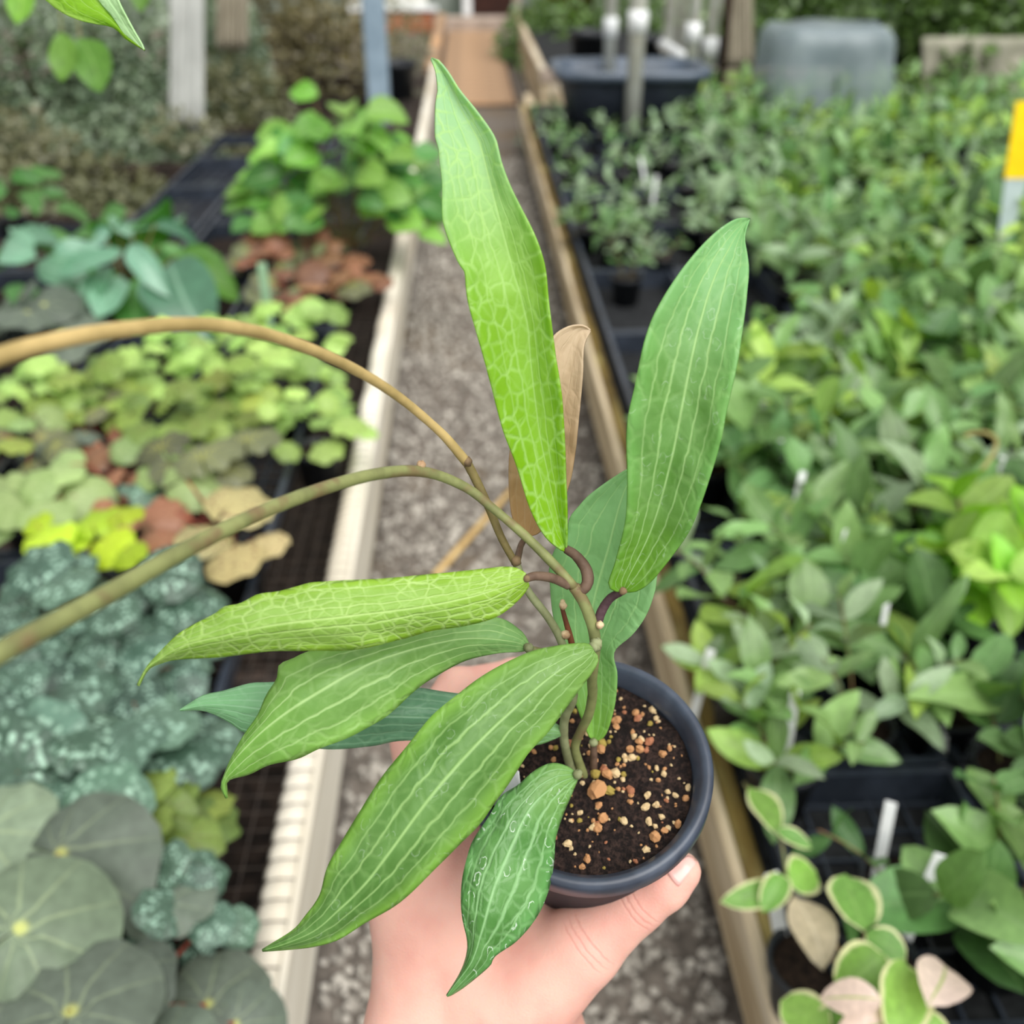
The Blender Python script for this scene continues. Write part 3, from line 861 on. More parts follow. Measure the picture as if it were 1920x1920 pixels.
def hand():
    # wrist and forearm
    cap((800, 2420, .52), (792, 1960, .492), .027, .0265)
    cap((980, 2420, .53), (985, 1960, .495), .028, .0275)
    # back of the hand
    cap((792, 1960, .492), (800, 1690, .492), .0265, .0245)
    cap((800, 1690, .492), (806, 1500, .494), .0245, .0185)
    cap((985, 1960, .495), (930, 1700, .505), .0275, .024)
    cap((890, 1960, .49), (870, 1600, .500), .027, .022)
    cap((885, 1950, .4710), (818, 1560, .4775), .0065, .006)
    cap((930, 1960, .4720), (880, 1640, .4820), .0065, .006)
    cap((1000, 1780, .488), (955, 1640, .505), .017, .016)
    # index finger round the back of the pot
    cap((806, 1500, .494), (778, 1392, .503), .0165, .0118)
    cap((778, 1392, .503), (858, 1292, .520), .0112, .0108)
    cap((858, 1292, .520), (965, 1268, .538), .0104, .0092)
    cap((965, 1268, .538), (1050, 1300, .545), .009, .0078)
    # middle, ring and little finger lower round the pot
    for k, (dd, dx, dy, sc) in enumerate(((.022, 16, 14, 1.05), (.043, 36, 44, 1.0), (.062, 64, 90, .86))):
        cap((830 + dx, 1530 + dy, .500 + dd * .8), (800 + dx, 1420 + dy, .505 + dd), .0165 * sc, .0118 * sc)
        cap((800 + dx, 1420 + dy, .505 + dd), (880 + dx, 1318 + dy, .520 + dd), .0112 * sc, .0106 * sc)
        cap((880 + dx, 1318 + dy, .520 + dd), (985 + dx, 1290 + dy, .535 + dd), .0102 * sc, .009 * sc)
        cap((985 + dx, 1290 + dy, .535 + dd), (1065 + dx, 1315 + dy, .540 + dd), .0088 * sc, .0076 * sc)
    nb = len(CAPS)
    # thumb
    cap((965, 1880, .482), (1090, 1775, .470), .027, .0185)
    cap((1090, 1775, .470), (1192, 1692, .463), .0178, .0132)
    cap((1192, 1692, .463), (1244, 1656, .459), .0128, .0118)
    cap((1244, 1656, .459), (1278, 1634, .457), .0116, .0088)
    caps = CAPS

    def seg(p, a, b, ra, rb):
        ab = b - a
        h = np.clip(((p - a) @ ab) / (ab @ ab), 0, 1)
        q = p - a - h[..., None] * ab
        return np.sqrt((q * q).sum(-1)) - (ra + (rb - ra) * h)

    def sdf(p):
        out = None
        for i, (a, b, ra, rb) in enumerate(caps):
            d = seg(p, a, b, ra, rb)
            if out is None: out = d; continue
            # broad blends in the hand, tight blends between fingers
            k = 0.014 if (i < 6 or i == nb) else (0.008 if i < 9 else 0.0045)
            hh = np.clip(0.5 + 0.5 * (out - d) / k, 0, 1)
            out = out * (1 - hh) + d * hh - k * hh * (1 - hh)
        return out
    hstep = 0.0014
    allp = np.array([c[0] for c in caps] + [c[1] for c in caps])
    lo = allp.min(0) - 0.036; hi = allp.max(0) + 0.036
    lo[1] = cs(900, 2330, .5)[1]
    nx, ny, nz = [int((hi[i] - lo[i]) / hstep) + 1 for i in range(3)]
    gx = lo[0] + np.arange(nx) * hstep; gy = lo[1] + np.arange(ny) * hstep; gz = lo[2] + np.arange(nz) * hstep
    F = np.empty((nx, ny, nz), np.float32)
    for i in range(nx):
        Y, Z = np.meshgrid(gy, gz, indexing='ij')
        p = np.stack([np.full_like(Y, gx[i]), Y, Z], -1)
        F[i] = sdf(p)
    S = F < 0
    c8 = [S[a:nx - 1 + a, b:ny - 1 + b, c:nz - 1 + c] for a in (0, 1) for b in (0, 1) for c in (0, 1)]
    cnt = sum(x.astype(np.int8) for x in c8)
    active = (cnt > 0) & (cnt < 8)
    idx = -np.ones(active.shape, int)
    ii = np.argwhere(active)
    idx[active] = np.arange(len(ii))
    acc = np.zeros((len(ii), 3)); num = np.zeros(len(ii))
    cor = [(a, b, c) for a in (0, 1) for b in (0, 1) for c in (0, 1)]
    for m_ in range(8):
        for n_ in range(m_ + 1, 8):
            A, B = np.array(cor[m_]), np.array(cor[n_])
            if np.abs(A - B).sum() != 1: continue
            fa = F[tuple((ii + A).T)]; fb = F[tuple((ii + B).T)]
            cr = (fa < 0) != (fb < 0)
            tt = np.where(cr, fa / np.where(cr, fa - fb, 1), 0)
            pt = A + tt[:, None] * (B - A)
            acc[cr] += pt[cr]; num[cr] += 1
    V = lo + (ii + acc / num[:, None]) * hstep
    faces = []
    for ax in range(3):
        sl0 = [slice(None)] * 3; sl1 = [slice(None)] * 3
        sl0[ax] = slice(0, -1); sl1[ax] = slice(1, None)
        s0 = S[tuple(sl0)]; s1 = S[tuple(sl1)]
        e = np.argwhere(s0 != s1)
        o1, o2 = [(1, 2), (2, 0), (0, 1)][ax]
        ok = (e[:, o1] > 0) & (e[:, o2] > 0) & (e[:, o1] < F.shape[o1] - 1) & (e[:, o2] < F.shape[o2] - 1)
        e = e[ok]
        d1 = np.zeros(3, int); d1[o1] = 1
        d2 = np.zeros(3, int); d2[o2] = 1
        q = np.stack([idx[tuple((e - d1 - d2).T)], idx[tuple((e - d2).T)], idx[tuple(e.T)], idx[tuple((e - d1).T)]], 1)
        flip = s0[tuple(e.T)]
        q[~flip] = q[~flip][:, ::-1]
        faces.append(q)
    Fq = np.concatenate(faces)
    # relax the vertices a little
    for _ in range(3):
        s_ = np.zeros_like(V); c_ = np.zeros(len(V))
        for k in range(4):
            a = Fq[:, k]; b = Fq[:, (k + 1) % 4]
            np.add.at(s_, a, V[b]); np.add.at(c_, a, 1)
            np.add.at(s_, b, V[a]); np.add.at(c_, b, 1)
        V = 0.45 * V + 0.55 * s_ / c_[:, None]
    fw = np.array(FWD); rg = np.array(RGT); up = np.array(UPV); cm = np.array(CAM)
    o0 = np.array(P(890, 1900, .49))
    W = cm + V[:, :1] * rg + V[:, 1:2] * up + V[:, 2:3] * fw - o0
    # camera space (x, y, depth) is left handed: turn the faces round
    me = bpy.data.meshes.new('person')
    me.from_pydata(W.tolist(), [], Fq[:, ::-1].tolist())
    me.polygons.foreach_set('use_smooth', [True] * len(me.polygons))
    t = NT('pale_pink_skin')
    co = t.coord('Object')
    f, _ = t.noise(28.0, co, 3.0)
    g, _ = t.noise(9.0, co, 2.0)
    fine, _ = t.noise(900.0, co, 3.0, 0.6)
    lines, _ = t.noise(160.0, co, 3.0, 0.6)
    col = t.mix(t.smooth(f, 0.35, 0.7), rgb(226, 178, 162), rgb(216, 158, 144))
    col = t.mix(t.smooth(g, 0.45, 0.75, 0, 0.6), col, rgb(218, 150, 140))
    # skin folds over the two thumb joints
    fold = None
    for (ca, cb, cd, rad) in (((1192, 1692, .452), (1244, 1656, .4475), .0052, .017), ((1100, 1768, .4535), (1192, 1692, .450), .0060, .018)):
        A = P(*ca) - P(890, 1900, .49); ax = (P(*cb) - P(*ca)).normalized()
        dp = t.n('VectorMath', operation='DOT_PRODUCT'); t.t.links.new(co, dp.inputs[0]); dp.inputs[1].default_value = tuple(ax)
        off = t.math('SUBTRACT', t.math('ADD', dp.outputs['Value'], t.math('MULTIPLY', lines, 0.0022)), A.dot(ax))
        ds = t.n('VectorMath', operation='DISTANCE'); t.t.links.new(co, ds.inputs[0]); ds.inputs[1].default_value = tuple(A)
        msk = t.smooth(ds.outputs['Value'], rad * .45, rad, 1.0, 0.0)
        for q in (-1.0, -.1, .9):
            g_ = t.smooth(t.math('ABSOLUTE', t.math('SUBTRACT', off, q * cd * .55)), 0.0, 0.0009, 1.0, 0.0)
            g_ = t.math('MULTIPLY', g_, msk)
            fold = g_ if fold is None else t.math('MAXIMUM', fold, g_)
    col = t.mix(t.math('MULTIPLY', fold, 0.35), col, rgb(196, 122, 112))
    hgt = t.math('SUBTRACT', t.math('ADD', fine, t.math('MULTIPLY', lines, 0.8)), t.math('MULTIPLY', fold, 1.2))
    p = t.principled(col, 0.48, 0.35, t.bump(hgt, 0.25, 0.0012))
    p.inputs['Subsurface Weight'].default_value = 0.35
    p.inputs['Subsurface Radius'].default_value = (0.008, 0.003, 0.0015)
    p.inputs['Subsurface Scale'].default_value = 0.6
    me.materials.append(t.finish(p.outputs[0]))
    o = link('person', me)
    o.location = Vector(o0)
    tag(o, 'pale bare hand and wrist cradling the black pot, thumb under its rim', 'person')
    # thumb nail laid on the surface
    def surf(px, py):
        dirv = np.array([(px - 960) / FPX, -(py - 960) / FPX, 1.0])
        d = 0.40
        for _ in range(80):
            s_ = float(sdf((dirv * d)[None])[0])
            d += s_ * 0.8
            if abs(s_) < 1e-5 or d > 0.6: break
        return d
    quad = [(1248, 1632), (1292, 1602), (1311, 1612), (1272, 1664)]   # base upper, tip upper, tip lower, base lower
    nn = 9
    vs_ = []; fs_ = []
    for i in range(nn):
        for j in range(nn):
            a, b = i / (nn - 1), j / (nn - 1)
            # rounded outline
            rr = 1 - 0.12 * (2 * b - 1) ** 2 * (1 if a > .5 else .6)
            aa = 0.5 + (a - .5) * rr
            px = (quad[0][0] * (1 - aa) + quad[1][0] * aa) * (1 - b) + (quad[3][0] * (1 - aa) + quad[2][0] * aa) * b
            py = (quad[0][1] * (1 - aa) + quad[1][1] * aa) * (1 - b) + (quad[3][1] * (1 - aa) + quad[2][1] * aa) * b
            d = surf(px, py)
            if d > 0.49: d = 0.459
            vs_.append(P(px, py, d - 0.0007) - Vector(o0))
    for i in range(nn - 1):
        for j in range(nn - 1):
            a = i * nn + j
            fs_.append((a, a + 1, a + nn + 1, a + nn))
    nail = MB().add(vs_, fs_).build('thumbnail', simple_mat('nail', rgb(240, 190, 180), rgb(228, 170, 162), 40, 0.25, 0.5), o)
    nail['label'] = 'pink thumbnail'
    md = nail.modifiers.new('thickness', 'SOLIDIFY'); md.thickness = 0.0006
hand()

# ================================================================== background plants
rng = random.Random(21)

def leaf_mesh(shape, mat, var=0, n=8, h=2):
    """leaf along +y from the origin, length 1, normal +z"""
    r = random.Random(var * 17 + len(shape))
    droop = (0.10, 0.28, 0.42)[var % 3]
    fold = (0.12, 0.05, 0.2)[var % 3]
    bend = r.uniform(-.07, .07)
    vs_ = []; uv = []; fs_ = []
    cols = 2 * h + 1
    for i in range(n + 1):
        t = i / n
        if shape == 'elliptic': w = 0.19 * max(0, math.sin(PI * t ** 0.92)) ** 0.75
        elif shape == 'narrow': w = 0.125 * max(0, math.sin(PI * t ** 0.85)) ** 0.8
        elif shape == 'broad': w = 0.30 * max(0, math.sin(PI * t ** 0.9)) ** 0.65
        elif shape == 'spoon': w = 0.26 * max(0, math.sin(PI * t ** 1.5)) ** 0.7
        elif shape == 'oval': w = 0.36 * max(0, math.sin(PI * t)) ** 0.55
        else: w = 0.42 * max(0, math.sin(PI * t ** 0.7)) ** 0.7        # heart
        for j in range(cols):
            s = (j - h) / h
            z = -droop * t * t + fold * w * (s * s) * 2.0 + (0.03 * math.sin(t * 9 + s * 2 + var) if abs(s) == 1 else 0)
            y = t * (1 - 0.25 * droop * t)
            if shape == 'heart' and t < 0.25: y -= 0.16 * abs(s) * (0.25 - t) / 0.25
            vs_.append((w * s + bend * math.sin(PI * t), y, z)); uv.append((j / (cols - 1), t))
    for i in range(n):
        for j in range(cols - 1):
            a = i * cols + j
            fs_.append((a, a + 1, a + cols + 1, a + cols))
    return uvmesh('leaf', vs_, fs_, uv, mat)


def uvmesh(name, vs_, fs_, uv, mat):
    me = bpy.data.meshes.new(name)
    me.from_pydata(vs_, [], fs_)
    me.polygons.foreach_set('use_smooth', [True] * len(me.polygons))
    u = me.uv_layers.new(name='UVMap')
    li = np.empty(len(me.loops), int); me.loops.foreach_get('vertex_index', li)
    u.data.foreach_set('uv', np.array(uv)[li].ravel())
    me.materials.append(mat)
    return me


def begonia_mesh(mat, var=0, lobes=0.0, rings=4, n=26, frill=0.03):
    """rounded lopsided leaf; petiole joins at the origin, main axis +y, size about 1"""
    r = random.Random(var * 31 + 5)
    ph0 = r.uniform(0, 6)
    vs_ = [(0, 0, 0.0)]; uv = [(0.5, 0.0)]; fs_ = []
    for i in range(1, rings + 1):
        for k in range(n + 1):
            a = (k / n - 0.5) * 2 * PI * 0.972           # gap (sinus) at the back
            rad = 0.30 + 0.34 * (0.5 + 0.5 * math.cos(a)) ** 1.1
            rad *= 1 + 0.12 * math.sin(a + (0.6 if var % 2 else -0.6))
            rad *= 1 + lobes * (math.cos(a * 7 + ph0) * 0.6 + 0.4 * math.cos(a * 11))
            q = i / rings
            z = 0.10 * q - 0.20 * q * q + frill * math.sin(a * 8 + ph0) * q ** 3 + 0.02 * math.cos(a * 9) * q
            vs_.append((rad * q * math.sin(a), rad * q * math.cos(a), z)); uv.append((k / n, q))
    m = n + 1
    for k in range(n): fs_.append((0, 1 + k, 2 + k))
    for i in range(rings - 1):
        for k in range(n):
            a = 1 + i * m + k
            fs_.append((a, a + m, a + m + 1, a + 1))
    return uvmesh('leaf', vs_, [tuple(reversed(f)) for f in fs_], uv, mat)


def leaf_at(parent, o0, me, loc, direc, normal, size, wid=1.0):
    d = Vector(direc).normalized()
    nrm = Vector(normal)
    nrm = (nrm - d * nrm.dot(d))
    nrm = nrm.normalized() if nrm.length > 1e-5 else d.orthogonal().normalized()
    x = d.cross(nrm)
    o = bpy.data.objects.new('leaf', me)
    COL.objects.link(o)
    o.parent = parent
    p = Vector(loc) - Vector(o0)
    o.matrix_basis = Matrix(((x.x * size * wid, d.x * size, nrm.x * size, p.x), (x.y * size * wid, d.y * size, nrm.y * size, p.y),
                             (x.z * size * wid, d.z * size, nrm.z * size, p.z), (0, 0, 0, 1)))
    return o


# ---- leaf materials of the benches
HG = [bg_leaf_mat('hoya_green_a', rgb(108, 146, 84), rgb(138, 174, 104), rgb(164, 194, 136), vstr=.35, rough=.36, spec=.5),
      bg_leaf_mat('hoya_green_b', rgb(88, 128, 74), rgb(120, 156, 94), rgb(152, 184, 130), vstr=.3),
      bg_leaf_mat('hoya_lime', rgb(146, 182, 80), rgb(170, 202, 102), rgb(190, 218, 140), vstr=.35, transl=.35),
      bg_leaf_mat('hoya_grey', rgb(122, 148, 112), rgb(152, 176, 140), rgb(178, 198, 166), vstr=.3),
      bg_leaf_mat('hoya_deep', rgb(66, 104, 52), rgb(94, 134, 72), rgb(130, 166, 106), vstr=.3)]
BRIGHT = bg_leaf_mat('bright_lime_leaf', rgb(132, 192, 52), rgb(156, 208, 76), rgb(176, 220, 110), transl=.4)
VARI = bg_leaf_mat('cream_edged_leaf', rgb(112, 160, 66), rgb(136, 180, 84), rgb(160, 196, 112), margin=rgb(206, 208, 160), vstr=.2)
PINKV = bg_leaf_mat('pink_leaf', rgb(255, 232, 224), rgb(252, 212, 208), rgb(150, 170, 90), vstr=.9, transl=.3)
CREAMV = bg_leaf_mat('cream_dry_leaf', rgb(214, 200, 170), rgb(190, 172, 140), rgb(226, 216, 190), vstr=.3)
M_GSTEM = simple_mat('thin_green_stem', rgb(104, 112, 66), rgb(112, 84, 62), 30, 0.6, 0.2)
M_RSTEM = simple_mat('red_petiole', rgb(150, 66, 50), rgb(118, 52, 42), 40, 0.5, 0.3)
MC = {}
def LM(shape, mat, var):
    k = (shape, mat.name, var)
    if k not in MC: MC[k] = leaf_mesh(shape, mat, var)
    return MC[k]
def BM(mat, var, lobes=0.0, frill=0.03):
    k = ('beg', mat.name, var, lobes)
    if k not in MC: MC[k] = begonia_mesh(mat, var, lobes, frill=frill)
    return MC[k]

# ---- pots and trays
POTH = 0.085
def pot_mesh(n=20, R=0.052):
    return MB().lathe([(0.001, 0.0), (R - .014, 0.0), (R - .006, POTH - .014), (R - .001, POTH - .013), (R, POTH - .002), (R - .002, POTH), (R - .005, POTH - .001), (R - .008, POTH - .016)], n).mesh('pot', M_BLACKP)
PM = pot_mesh()
SM = MB().disc(0.0445, POTH - 0.012, 20).mesh('soil', M_SOIL, False)
_one = ['first', 'second', 'third', 'fourth', 'fifth', 'sixth', 'seventh', 'eighth', 'ninth', 'tenth', 'eleventh', 'twelfth', 'thirteenth', 'fourteenth', 'fifteenth', 'sixteenth', 'seventeenth', 'eighteenth', 'nineteenth']
ORD = _one + [t_ if k_ < 0 else t_[:-4].replace('twent', 'twenty').replace('thirt', 'thirty').replace('fort', 'forty').rstrip('i') + '-' + _one[k_] for t_ in ('twentieth', 'thirtieth', 'fortieth') for k_ in range(-1, 9)]

TW, TL, TH = 0.276, 0.538, 0.055
def tray_meshes():
    rim = MB()
    for (x0, x1, y0, y1) in ((-TW / 2, TW / 2, -TL / 2, -TL / 2 + .012), (-TW / 2, TW / 2, TL / 2 - .012, TL / 2), (-TW / 2, -TW / 2 + .012, -TL / 2 + .012, TL / 2 - .012), (TW / 2 - .012, TW / 2, -TL / 2 + .012, TL / 2 - .012)):
        rim.box(x0, x1, y0, y1, TH - .004, TH)
    wall = MB()
    for (x0, x1, y0, y1) in ((-TW / 2 + .008, TW / 2 - .008, -TL / 2 + .008, -TL / 2 + .0105), (-TW / 2 + .008, TW / 2 - .008, TL / 2 - .0105, TL / 2 - .008), (-TW / 2 + .008, -TW / 2 + .0105, -TL / 2 + .01, TL / 2 - .01), (TW / 2 - .0105, TW / 2 - .008, -TL / 2 + .01, TL / 2 - .01)):
        wall.box(x0, x1, y0, y1, 0, TH - .004)
    bx = MB().box(-TW / 2 + .01, TW / 2 - .01, -.002, .002, 0.001, .007).mesh('floor_bar', M_TRAY, False)
    by = MB().box(-.002, .002, -TL / 2 + .01, TL / 2 - .01, 0.001, .0066).mesh('floor_bar', M_TRAY, False)
    return rim.mesh('tray_rim', M_TRAY, False), wall.mesh('tray_wall', M_TRAY, False), bx, by
TR = tray_meshes()

def tray(x, y, z, label, group, bars=True, rot=0.0):
    e = empty('nursery_tray', (x, y, z), label, 'tray', group)
    e.rotation_euler.z = rot
    link('tray_rim', TR[0], e); link('tray_wall', TR[1], e)
    if bars:
        for k in range(12):
            o = link('floor_bar', TR[2], e); o.location = (0, -TL / 2 + .045 * (k + .5), 0)
        for k in range(6):
            o = link('floor_bar', TR[3], e); o.location = (-TW / 2 + .045 * (k + .6), 0, 0)
    return e


def vis(x, y, z=BZ, mar=110):
    a, b, d = proj((x, y, z))
    return -mar < a < 1920 + mar and -mar < b < 1920 + mar

TZ = BZ - 0.012
XT0 = XR + 0.048
for c in range(9):
    for r in range(-1, 10):
        x = XT0 + TW / 2 + c * 0.284
        y = 0.98 - TL / 2 + r * 0.545
        if y > 6.2: continue
        if not (vis(x - .12, y) or vis(x - .12, y + .25) or vis(x - .12, y - .25)): continue
        tray(x, y, TZ, 'black lattice tray in the %s column from the aisle, %s from the camera' % (ORD[c], ORD[r + 1]), 'black trays on the right bench', bars=(y < 2.0 and c < 2))

STEMN = [0]
def hoya(x, y, label, group, shape='elliptic', mats=None, nst=3, pairs=4, L=0.075, height=0.16, spread=0.10, pot=True, lean=(0, 0), rg=rng, up=0.5, z0=None, name='potted_hoya', stems=True, wid=1.0):
    z = TZ + 0.006 if z0 is None else z0
    o0 = Vector((x, y, z))
    e = empty(name, o0, label, 'potted plant', group)
    if pot:
        link('pot', PM, e); link('soil', SM, e)
    mats = mats or [HG[0], HG[1]]
    az0 = rg.uniform(0, 2 * PI)
    for sidx in range(nst):
        az = az0 + 2 * PI * sidx / nst + rg.uniform(-.5, .5)
        hh = height * rg.uniform(.6, 1.15); ss = spread * rg.uniform(.5, 1.2)
        bx, by = 0.018 * math.cos(az), 0.018 * math.sin(az)
        pts = []
        for i in range(8):
            t = i / 7
            pts.append(o0 + Vector((bx + (math.cos(az) * ss + lean[0]) * t ** 1.2, by + (math.sin(az) * ss + lean[1]) * t ** 1.2, POTH - .012 + hh * (t - 0.28 * t * t) * 1.25)))
        if stems:
            MB().tube([p - o0 for p in pts], [0.0022 - 0.0009 * i / 7 for i in range(8)], 5, False).build('stem', M_GSTEM, e)
        np_ = max(2, int(pairs * rg.uniform(.8, 1.25) + .5))
        for k in range(np_):
            t = 0.22 + 0.78 * (k + 0.6) / np_
            i = min(6, int(t * 7)); f = t * 7 - i
            p = pts[i].lerp(pts[i + 1], min(1, f))
            tan = (pts[i + 1] - pts[i]).normalized()
            side = tan.cross(Vector((0, 0, 1)))
            side = side.normalized() if side.length > 1e-3 else Vector((1, 0, 0))
            a = (PI / 2) * (k % 2) + rg.uniform(-.4, .4)
            base = side * math.cos(a) + side.cross(tan) * math.sin(a)
            mat = mats[rg.randrange(len(mats))]
            for sg in (1, -1):
                d = base * sg + tan * rg.uniform(.1, .7) + Vector((0, 0, up * rg.uniform(.2, 1.3)))
                nr = Vector((rg.uniform(-.45, .45), rg.uniform(-.65, .25), 1.0)) + tan * .4
                sz = L * rg.uniform(.7, 1.2) * (0.75 + 0.5 * math.sin(PI * min(1, t)))
                leaf_at(e, o0, LM(shape, mat, rg.randrange(3)), p, d, nr, sz, wid)
    return e

PLACED = []
def row_label(kind, x, y):
    return kind

# ---- hand placed plants near the right edge and in front
def at_bench(px, py, z=0.30):
    p = G(px, py, z)
    return p.x, p.y

x, y = at_bench(1600, 1830, .33)
VG = empty('potted_hoya', (x + .03, y + .02, TZ + .006), 'variegated plant with cream-edged and pink leaves in the bottom right foreground', 'potted plant')
link('pot', PM, VG); link('soil', SM, VG)
def vleaf(bx, by, tx, ty, z, mat, shape='oval', wid=1.0, nrm=None, dz=0.0, var=0):
    a = G(bx, by, z); b = G(tx, ty, z + dz)
    leaf_at(VG, VG.location, LM(shape, mat, var), a, b - a, nrm or Vector((0, -.5, 1)), (b - a).length, wid)
ZV = 0.40
vleaf(1478, 1655, 1350, 1690, ZV, VARI, 'elliptic', 1.0)
vleaf(1480, 1660, 1545, 1625, ZV, VARI, 'oval', 1.3, var=1)
vleaf(1470, 1640, 1440, 1700, ZV + .01, VARI, 'oval', 0.9, var=2)
vleaf(1490, 1680, 1548, 1812, ZV, CREAMV, 'elliptic', 1.5)
vleaf(1500, 1690, 1560, 1770, ZV - .01, CREAMV, 'broad', 0.9, var=1)
vleaf(1622, 1745, 1588, 1628, ZV + .02, VARI, 'oval', 1.0)
vleaf(1622, 1748, 1705, 1802, ZV + .02, VARI, 'oval', 1.05, var=1)
vleaf(1660, 1790, 1585, 1860, ZV + .03, VARI, 'oval', 1.2, var=2)
vleaf(1738, 1885, 1800, 1755, ZV + .08, PINKV, 'elliptic', 1.45, Vector((-.4, -.6, 1)), var=2)
vleaf(1740, 1890, 1720, 1770, ZV + .03, VARI, 'oval', 1.0, var=2)
vleaf(1655, 1875, 1535, 1870, ZV + .08, PINKV, 'elliptic', 1.5, Vector((0, -.6, 1)), var=2)
vleaf(1695, 1800, 1685, 1945, ZV + .06, VARI, 'oval', 0.85)
vleaf(1560, 1925, 1455, 1862, ZV + .02, VARI, 'oval', 1.1, var=1)
vleaf(1655, 1935, 1520, 1915, ZV + .02, VARI, 'oval', 1.1)
vleaf(1720, 1900, 1790, 1960, ZV + .03, VARI, 'oval', 1.0, var=2)
vleaf(1690, 1920, 1570, 1950, ZV + .05, PINKV, 'broad', 1.0, var=1)
vleaf(1405, 1475, 1462, 1560, ZV + .03, VARI, 'elliptic', 1.3)
vleaf(1455, 1555, 1528, 1585, ZV + .03, VARI, 'elliptic', 1.2, var=1)
def pix_stem(par, pts, r, mat, name='stem', n=24):
    q = catmull([tuple(G(*p)) for p in pts], n)
    return MB().tube([Vector(v) - par.location for v in q], r, 6).build(name, mat, par)
pix_stem(VG, [(1395, 1468, ZV), (1430, 1530, ZV + .02), (1462, 1570, ZV + .02), (1478, 1655, ZV), (1495, 1690, ZV - .02), (1560, 1760, ZV - .04), (1600, 1830, ZV - .06)], 0.0018, M_GSTEM)
pix_stem(VG, [(1600, 1850, .33), (1625, 1800, ZV), (1622, 1748, ZV + .02)], 0.0018, M_GSTEM)
pix_stem(VG, [(1620, 1880, .33), (1680, 1900, ZV), (1740, 1885, ZV + .03)], 0.0018, M_GSTEM)

NEAR = [  # px, py, kind, label
    (1700, 1650, 'sparse', 'half empty black pot with thin dark stems and few leaves beside the lattice tray'),
    (1530, 1800, 'bare', 'nearly bare black pot below the cream dried leaves'),
    (1900, 1430, 'broadL', 'plant with broad glossy upright green leaves at the right edge'),
    (1890, 1720, 'broadL', 'plant with broad dark leaves in the lower right corner behind the pink one'),
    (1830, 1130, 'limeL', 'bright lime green leafy plant at the right edge halfway down'),
    (1470, 1420, 'spoonL', 'pale green hoya with spoon shaped leaves at the tray corner'),
    (1610, 1350, 'narrowL', 'hoya with many narrow light green leaves right of the held pot'),
    (1400, 1290, 'spoonL', 'yellow tipped hoya at the timber edge close to the held pot'),
    (1780, 1320, 'longL', 'hoya with two very long strap leaves pointing down to the right'),
]
for (px, py, kd, lb) in NEAR:
    x, y = at_bench(px, py, .33)
    PLACED.append((x, y))
    r_ = random.Random(int(px * 3 + py))
    kw = {'sparse': dict(shape='elliptic', mats=[HG[4], HG[1]], nst=2, pairs=2, L=.07, height=.12, spread=.08),
          'bare': dict(shape='elliptic', mats=[HG[4]], nst=1, pairs=2, L=.05, height=.06, spread=.05),
          'broadL': dict(shape='broad', mats=[HG[1], HG[4], HG[0]], nst=4, pairs=3, L=.088, height=.15, spread=.11, up=.6),
          'limeL': dict(shape='broad', mats=[BRIGHT, HG[2]], nst=4, pairs=4, L=.09, height=.2, spread=.1, up=.9),
          'spoonL': dict(shape='elliptic', mats=[HG[0], HG[2], HG[3]], nst=4, pairs=3, L=.075, height=.1, spread=.085, up=.8, wid=1.1),
          'narrowL': dict(shape='elliptic', mats=[HG[0], HG[3]], nst=4, pairs=4, L=.07, height=.15, spread=.12),
          'longL': dict(shape='narrow', mats=[HG[0], HG[2]], nst=2, pairs=2, L=.17, height=.13, spread=.08)}[kd]
    hoya(x, y, lb, 'potted plants on the right bench', rg=r_, **kw)

# ---- the crowded rest of the right bench
KINDS_ = [('elliptic', [HG[0], HG[1]], 'green hoya with oval pointed leaves'), ('narrow', [HG[0], HG[3]], 'grey green hoya with narrow leaves'),
          ('broad', [HG[1], HG[4]], 'deep green hoya with broad leaves'), ('elliptic', [HG[2], HG[0]], 'fresh lime and green hoya'),
          ('elliptic', [HG[3], HG[1]], 'dull grey green hoya'), ('spoon', [HG[0], HG[2]], 'green hoya with spoon shaped leaves')]
rowc = 0
y = 1.07
while y < 6.3:
    step = 0.142 if y < 2.4 else (0.175 if y < 3.8 else 0.215)
    x = XR + 0.115 + (0.03 if rowc % 2 else 0)
    colc = 0
    while x < 3.6:
        jx, jy = x + rng.uniform(-.02, .02), y + rng.uniform(-.02, .02)
        a, b, d = proj((jx, jy, .36))
        ok = -90 < a < 2010 and b < 1990
        if ok and any((jx - q[0]) ** 2 + (jy - q[1]) ** 2 < 0.012 for q in PLACED): ok = False
        aisle = colc < (3 if y > 1.6 else 1)
        if ok and aisle and y > 2.2 and rng.random() < 0.4: ok = False
        if ok and rng.random() < 0.07: ok = False
        if ok:
            if y > 2.6 and colc < 4: kd = KINDS_[4]
            else: kd = KINDS_[rng.choice([0, 0, 1, 2, 3, 0, 4, 5])]
            lab = '%s, row %s from the camera, %s plant from the aisle' % (kd[2], ORD[rowc], ORD[colc])
            far = y > 2.6
            sm = aisle and y > 2.2
            hoya(jx, jy, lab, 'potted plants on the right bench', shape=kd[0], mats=kd[1], nst=(3 if not far else 3), pairs=(3 if y < 3.6 else 2.4),
                 L=(.104 if y < 1.7 else (.104 if not far else .10)) * (0.55 if sm else 1.0) * rng.uniform(.8, 1.2), height=(.12 if not far else .15) * rng.uniform(.7, 1.25) * (.6 if sm else 1), spread=(.085 if not far else .12) * (.7 if sm else 1), stems=(y < 3.4), up=rng.uniform(.1, .7))
        x += step
        colc += 1
    y += step
    rowc += 1

